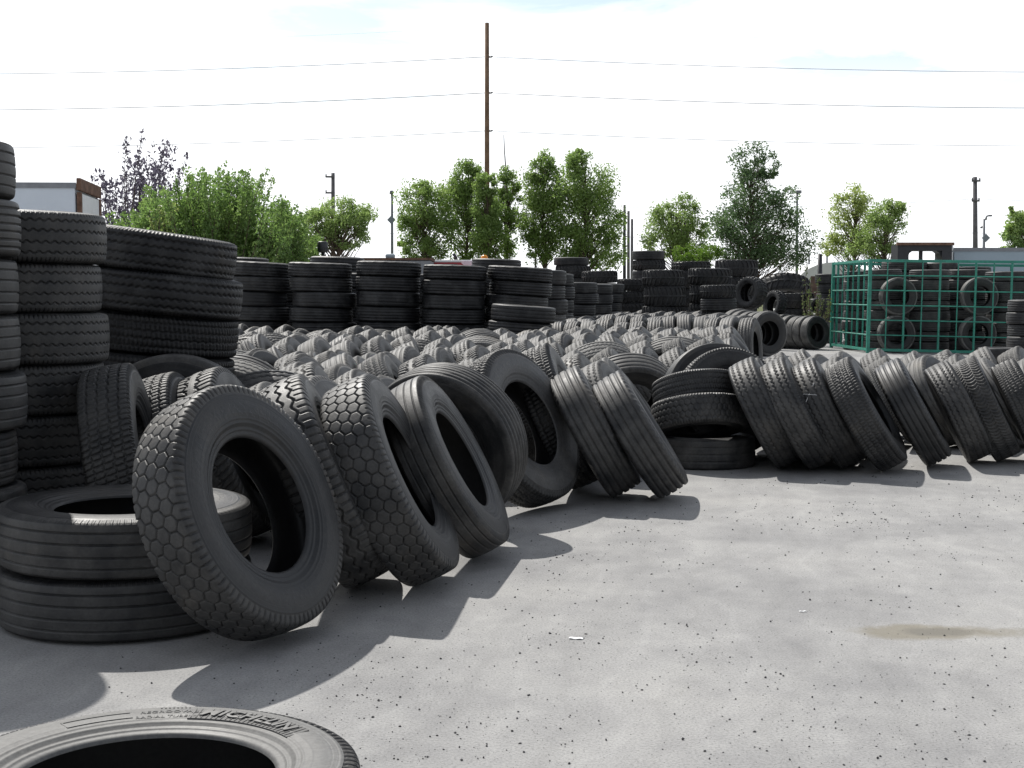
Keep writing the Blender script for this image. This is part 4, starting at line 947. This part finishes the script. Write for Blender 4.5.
# ================================================================== vehicles and sheds behind
def trailer(name, corner, dirL, L, dirW, Wd, H, m_side, label, parts, cat='trailer', floor=1.05):
    """box trailer: corner = near rear corner on the ground, dirL away from the rear door, dirW across"""
    o = empty(name, corner); tag(o, label, cat, 'trailers parked behind the yard'); dl = Vector(dirL).normalized(); dw = Vector(dirW).normalized()
    rm = Matrix((dl, dw, Vector((0, 0, 1)))).transposed()
    def bx(part, m, c, s, bev=0): q = MB(); q.box(rm @ Vector(c), s, rm, bev); return q.build(part, M[m], o)
    bx('body', m_side, (L / 2 + .06, Wd / 2, (H + floor) / 2), (L, Wd - .02, H - floor), .03)
    q = MB()
    for yy in (0, Wd): q.box(rm @ Vector((L / 2 + .06, yy, H - .05)), (L + .04, .05, .12), rm)
    for yy in (0, Wd): q.box(rm @ Vector((L / 2 + .06, yy, floor + .06)), (L + .04, .05, .14), rm)
    q.build('rail', M['steel'], o)
    fm = 'rust' if parts == 'rust' else 'white'
    q = MB(); t = .17 if parts == 'rust' else .1
    q.box(rm @ Vector((-.02, Wd / 2, H - t / 2 + .06)), (.10, Wd + .06, t + .10), rm, .02); q.box(rm @ Vector((-.02, Wd / 2, floor)), (.16, Wd + .06, .16), rm)
    for yy in (.07, Wd - .07): q.box(rm @ Vector((-.02, yy, (H + floor) / 2 - t / 2)), (.09, .16, H - floor - t - .06), rm)
    q.build('rear_frame', M[fm], o)
    dr = bx('rear_door', 'white', (.0, Wd / 2, (H + floor) / 2 - t / 2), (.08, Wd - .34, H - floor - t - .1))
    if parts == 'rust':
        q = MB()
        for k_ in range(7): q.box(rm @ Vector((-.045, .42 + k_ * .26, H - 1.35 - (k_ % 2) * .04)), (.012, .07 + .05 * (k_ % 3), .50 + .1 * (k_ % 2)), rm)
        p = q.build('faded_print', M['redprint'], dr)
    for xx in (1.2, 2.4):
        for yy in (.15, Wd - .15):
            q = MB(); c = rm @ Vector((xx, yy, .5)); ax = dw
            q.tube([c - ax * .14, c - ax * .13, c + ax * .13, c + ax * .14], [.40, .5, .5, .40], 20); w_ = q.build('wheel', M['inner'], o, True)
    return o, rm
c0 = at(80, HZ, 31); c0.z = 0; rdir = at(105, HZ, 34.2) - at(80, HZ, 31)
trailer('box_trailer', c0, (-1, -.05, 0), 8.5, (rdir.x, rdir.y, 0), 2.55, at(80, 183, 31).z, 'trailer', 'pale box trailer with a rusty rear frame beyond the zigzag stack', 'rust')
c1 = at(951.5, HZ, 47); c1.z = 0
trailer('box_trailer', c1, (1, .02, 0), 11, (.15, 1, 0), 2.5, at(951, 248, 47).z, 'trailer_blue', 'blue-grey box trailer behind the cage under the grey utility pole', 'plain')
# open dark container seen end on
o = empty('open_container', at(897, HZ, 46)); o.location.z = 0; tag(o, 'dark open-ended container frame standing behind the cage', 'container'); s = 46 / F; Wc = 54 * s; Hc = at(900, 244.5, 46).z
q = MB(); t = .34
q.box((.18, .4, Hc / 2), (.36, .8, Hc)); q.box((Wc - .16, .4, Hc / 2), (.32, .8, Hc)); q.build('side_wall', M['dark_steel'], o)
q = MB(); q.box((Wc / 2 + .02, .4, Hc - .10), (Wc - .68, .8, .20)); q.build('roof', M['dark_steel'], o)
q = MB(); q.box((Wc / 2, -.03, Hc + .02), (Wc + .1, .12, .09)); q.build('top_rail', M['rust'], o)
for x_, sg in ((.36, 1), (Wc - .32, -1)):
    q = MB(); q.prism([(x_, Hc - .20), (x_ + sg * .16, Hc - .20), (x_ + sg * .05, Hc - .28), (x_, Hc - .42)], .1, .6); q.build('gusset', M['dark_steel'], o)
q = MB(); q.box((Wc / 2 - .02, .4, Hc / 2 - .1), (.10, .12, Hc - .21)); q.build('post', M['dark_steel'], o)
# long low trailer behind the back-row stacks
o = empty('flatbed_trailer', at(332, HZ, 44)); o.location.z = 0; tag(o, 'long low grey trailer with a thin red top edge behind the back-row stacks', 'trailer', 'trailers parked behind the yard'); s = 44 / F; Lf = 98 * s; Hf = at(380, 259, 44).z
q = MB(); q.box((Lf / 2, 1.2, Hf - .75), (Lf, 2.4, 1.4), None, .02); q.build('body', M['steel'], o)
q = MB(); q.box((Lf / 2, 1.2, Hf), (Lf + .05, 2.45, .07)); q.build('top_edge', M['rust'], o)
for xx in (1, 2.1):
    q = MB(); q.tube([(xx, -.02, .5), (xx, .28, .5)], .5, 18); q.build('wheel', M['inner'], o, True)
q = MB(); q.box((2.0 * .6 + .6, .4, Hf + .1), (.3, .3, .14), None, .06); q.build('blue_cap', M['trailer_blue'], o)
# red pickup cab with white roof
def pickup(px, top, d, label):
    o = empty('red_truck', at(px, HZ, d)); o.location.z = 0; tag(o, label, 'truck'); H = at(px, top, d).z
    q = MB(); q.prism([(-2.2, H - 1.5), (2.2, H - 1.5), (2.2, H - .62), (1.3, H - .5), (-2.2, H - .5)], -.9, .9); q.build('body', M['red'], o)
    q = MB(); q.prism([(-1.0, H - .5), (1.2, H - .5), (.6, H - .08), (-.8, H - .08)], -.8, .8); cb = q.build('cab', M['red'], o)
    q = MB(); q.box((-.1, 0, H - .04), (1.45, 1.6, .08), None, .03); q.build('roof', M['white'], o)
    q = MB(); q.prism([(-.82, H - .46), (.95, H - .46), (.5, H - .14), (-.7, H - .14)], -.83, -.80); q.build('side_window', M['glass'], o)
    for xx in (-1.4, 1.4):
        q = MB(); q.tube([(xx, -.92, .45), (xx, -.66, .45)], .42, 18); q.build('wheel', M['inner'], o, True)
pickup(443, 260.5, 47, 'red truck with a white roof peeking over the fourth back-row stack')
o = empty('box_truck', at(458, HZ, 49)); o.location.z = 0; tag(o, 'pale blue-white truck box with an orange beacon behind the back-row stacks', 'truck'); H = at(470, 260, 49).z
q = MB(); q.box((.55, 1.2, H / 2 + .4), (1.05, 2.3, H - .8), None, .04); q.build('body', M['trailer'], o)
q = MB(); q.tube([(.92, .2, H - .02), (.92, .2, H + .12), (.92, .2, H + .18)], [.13, .12, .06], 12); q.build('beacon', M['orange'], o, True)
q = MB(); q.tube([(-.05, -.02, H - 1.2), (-.08, -.02, H + .1), (-.16, -.02, H + .22)], .06, 8); q.build('exhaust_pipe', M['dark_steel'], o, True)
for yy in (.2, 2.0):
    q = MB(); q.tube([(.5, yy, .45), (.5, yy + .26, .45)], .45, 18); q.build('wheel', M['inner'], o, True)
# dark bucket on a post near the round tree and pale shelter by the cage
o, b, t = pole('marker_post', 323, 246, 40, .05, 'dark_steel', 'dark drum-topped post in front of the round yellow-green tree', 'post')
q = MB(); q.tube([(0, 0, t.z - .18), (0, 0, t.z - .15), (0, 0, t.z + .1), (0, 0, t.z + .13)], [.10, .15, .15, .11], 14); q.build('drum', M['dark_steel'], o, True)
o = empty('white_shelter', at(835, HZ, 75)); o.location.z = 0; tag(o, 'pale rounded shelter roof far behind the cage corner', 'shelter'); q = MB(); Hs = at(835, 262, 75).z; rad = 2.2
arc = [(rad * math.cos(a), Hs - 1.5 + 1.5 * math.sin(a)) for a in np.linspace(0, math.pi, 15)]
q.prism([(rad, 0)] + arc + [(-rad, 0)], 0, 6); q.build('cover', M['tarp'], o)
q = MB(); q.box((0, -.02, 1.1), (1.4, .05, 2.2)); q.build('door', M['steel'], o)
o = empty('scrap_board', at(822, HZ, 49)); o.location.z = 0; tag(o, 'brown weathered board leaning behind the weed by the cage', 'board')
q = MB(); q.box((0, 0, at(822, 276, 49).z / 2), (.75, .05, at(822, 276, 49).z), Matrix.Rotation(-.12, 3, 'X')); q.build('board', M['plywood'], o)
q = MB(); q.box((0, -.06, .9), (.75, .04, .08), Matrix.Rotation(-.12, 3, 'X')); q.build('batten', M['plywood'], o)

# ================================================================== camera, sky, sun
cam = bpy.data.cameras.new('camera'); co = bpy.data.objects.new('camera', cam); COL.objects.link(co)
co.location = CAM; co.rotation_euler = (math.pi / 2 - PITCH, 0, 0); cam.sensor_width = 36; cam.lens = F / 1024 * 36; cam.clip_end = 6000; cam.clip_start = .05; sc.camera = co
SX, SY = .42, .79   # horizontal shadow offset per metre of height
sun_dir = Vector((-SX, SY, 1)).normalized(); elev = math.asin(sun_dir.z); az = math.atan2(sun_dir.x, sun_dir.y)
sl = bpy.data.lights.new('sun', 'SUN'); sl.energy = 2.5; sl.angle = R_(.6); sl.color = (1, .965, .91); so = bpy.data.objects.new('sun', sl); COL.objects.link(so)
so.rotation_euler = (-sun_dir).to_track_quat('-Z', 'Y').to_euler(); so.location = (-10, 18, 22)
w = bpy.data.worlds.new('World'); sc.world = w; w.use_nodes = True; nt = w.node_tree; L = nt.links.new
bg = nt.nodes['Background']; sk = nt.nodes.new('ShaderNodeTexSky'); sk.sky_type = 'NISHITA'; sk.sun_disc = False; sk.sun_elevation = elev; sk.sun_rotation = az; sk.air_density = 1.0; sk.dust_density = 2.5; sk.ozone_density = 1.0
tc = N(nt, 'ShaderNodeTexCoord'); mp = N(nt, 'ShaderNodeMapping'); mp.inputs['Scale'].default_value = (1.0, 1.0, 5.0); L(tc.outputs['Generated'], mp.inputs['Vector'])
cn = N(nt, 'ShaderNodeTexNoise', Scale=2.6, Detail=8.0, Roughness=.6, Distortion=.4); L(mp.outputs[0], cn.inputs['Vector'])
cr = ramp(nt, [(.40, (.12, .12, .12)), (.53, (1, 1, 1))]); L(cn.outputs[0], cr.inputs[0])
# thin bright cloud veil: brighter low down, as thin cloud is towards the horizon
sep = N(nt, 'ShaderNodeSeparateXYZ'); L(tc.outputs['Generated'], sep.inputs[0])
hv = N(nt, 'ShaderNodeMapRange'); L(sep.outputs[2], hv.inputs[0]); hv.inputs[1].default_value = .0; hv.inputs[2].default_value = .75; hv.inputs[3].default_value = 1; hv.inputs[4].default_value = .36
sd = N(nt, 'ShaderNodeVectorMath', operation='DOT_PRODUCT'); L(tc.outputs['Generated'], sd.inputs[0]); sd.inputs[1].default_value = sun_dir
sv = N(nt, 'ShaderNodeMapRange'); L(sd.outputs['Value'], sv.inputs[0]); sv.inputs[1].default_value = -.6; sv.inputs[2].default_value = .75; sv.inputs[3].default_value = .45; sv.inputs[4].default_value = 1
m1 = N(nt, 'ShaderNodeMath', operation='MULTIPLY'); L(hv.outputs[0], m1.inputs[0]); L(sv.outputs[0], m1.inputs[1])
m2 = N(nt, 'ShaderNodeMath', operation='MULTIPLY'); L(m1.outputs[0], m2.inputs[0]); m2.inputs[1].default_value = 8.8
cc = N(nt, 'ShaderNodeCombineColor')
for i, k_ in enumerate((.975, .99, 1.015)):
    mk = N(nt, 'ShaderNodeMath', operation='MULTIPLY'); L(m2.outputs[0], mk.inputs[0]); mk.inputs[1].default_value = k_; L(mk.outputs[0], cc.inputs[i])
lo = N(nt, 'ShaderNodeMapRange'); L(sep.outputs[2], lo.inputs[0]); lo.inputs[1].default_value = .10; lo.inputs[2].default_value = .20; lo.inputs[3].default_value = 1; lo.inputs[4].default_value = 0
mxf = N(nt, 'ShaderNodeMath', operation='MAXIMUM'); L(cr.outputs[0], mxf.inputs[0]); L(lo.outputs[0], mxf.inputs[1])
skc = mix(nt, mxf.outputs[0], mix(nt, 1.0, sk.outputs[0], (.66, .73, .78), 'MULTIPLY'), cc.outputs[0]); L(skc, bg.inputs['Color']); bg.inputs['Strength'].default_value = .085
sc.view_settings.view_transform = 'Standard'; sc.view_settings.look = 'None'; sc.view_settings.exposure = 1.12; sc.view_settings.gamma = 1.0
sc.render.engine = 'CYCLES'; sc.cycles.use_denoising = True; sc.cycles.max_bounces = 6; sc.cycles.diffuse_bounces = 3; sc.cycles.glossy_bounces = 2; sc.cycles.transmission_bounces = 3
print('TYRES', COUNT['n'], 'STUFF', len(stuff))
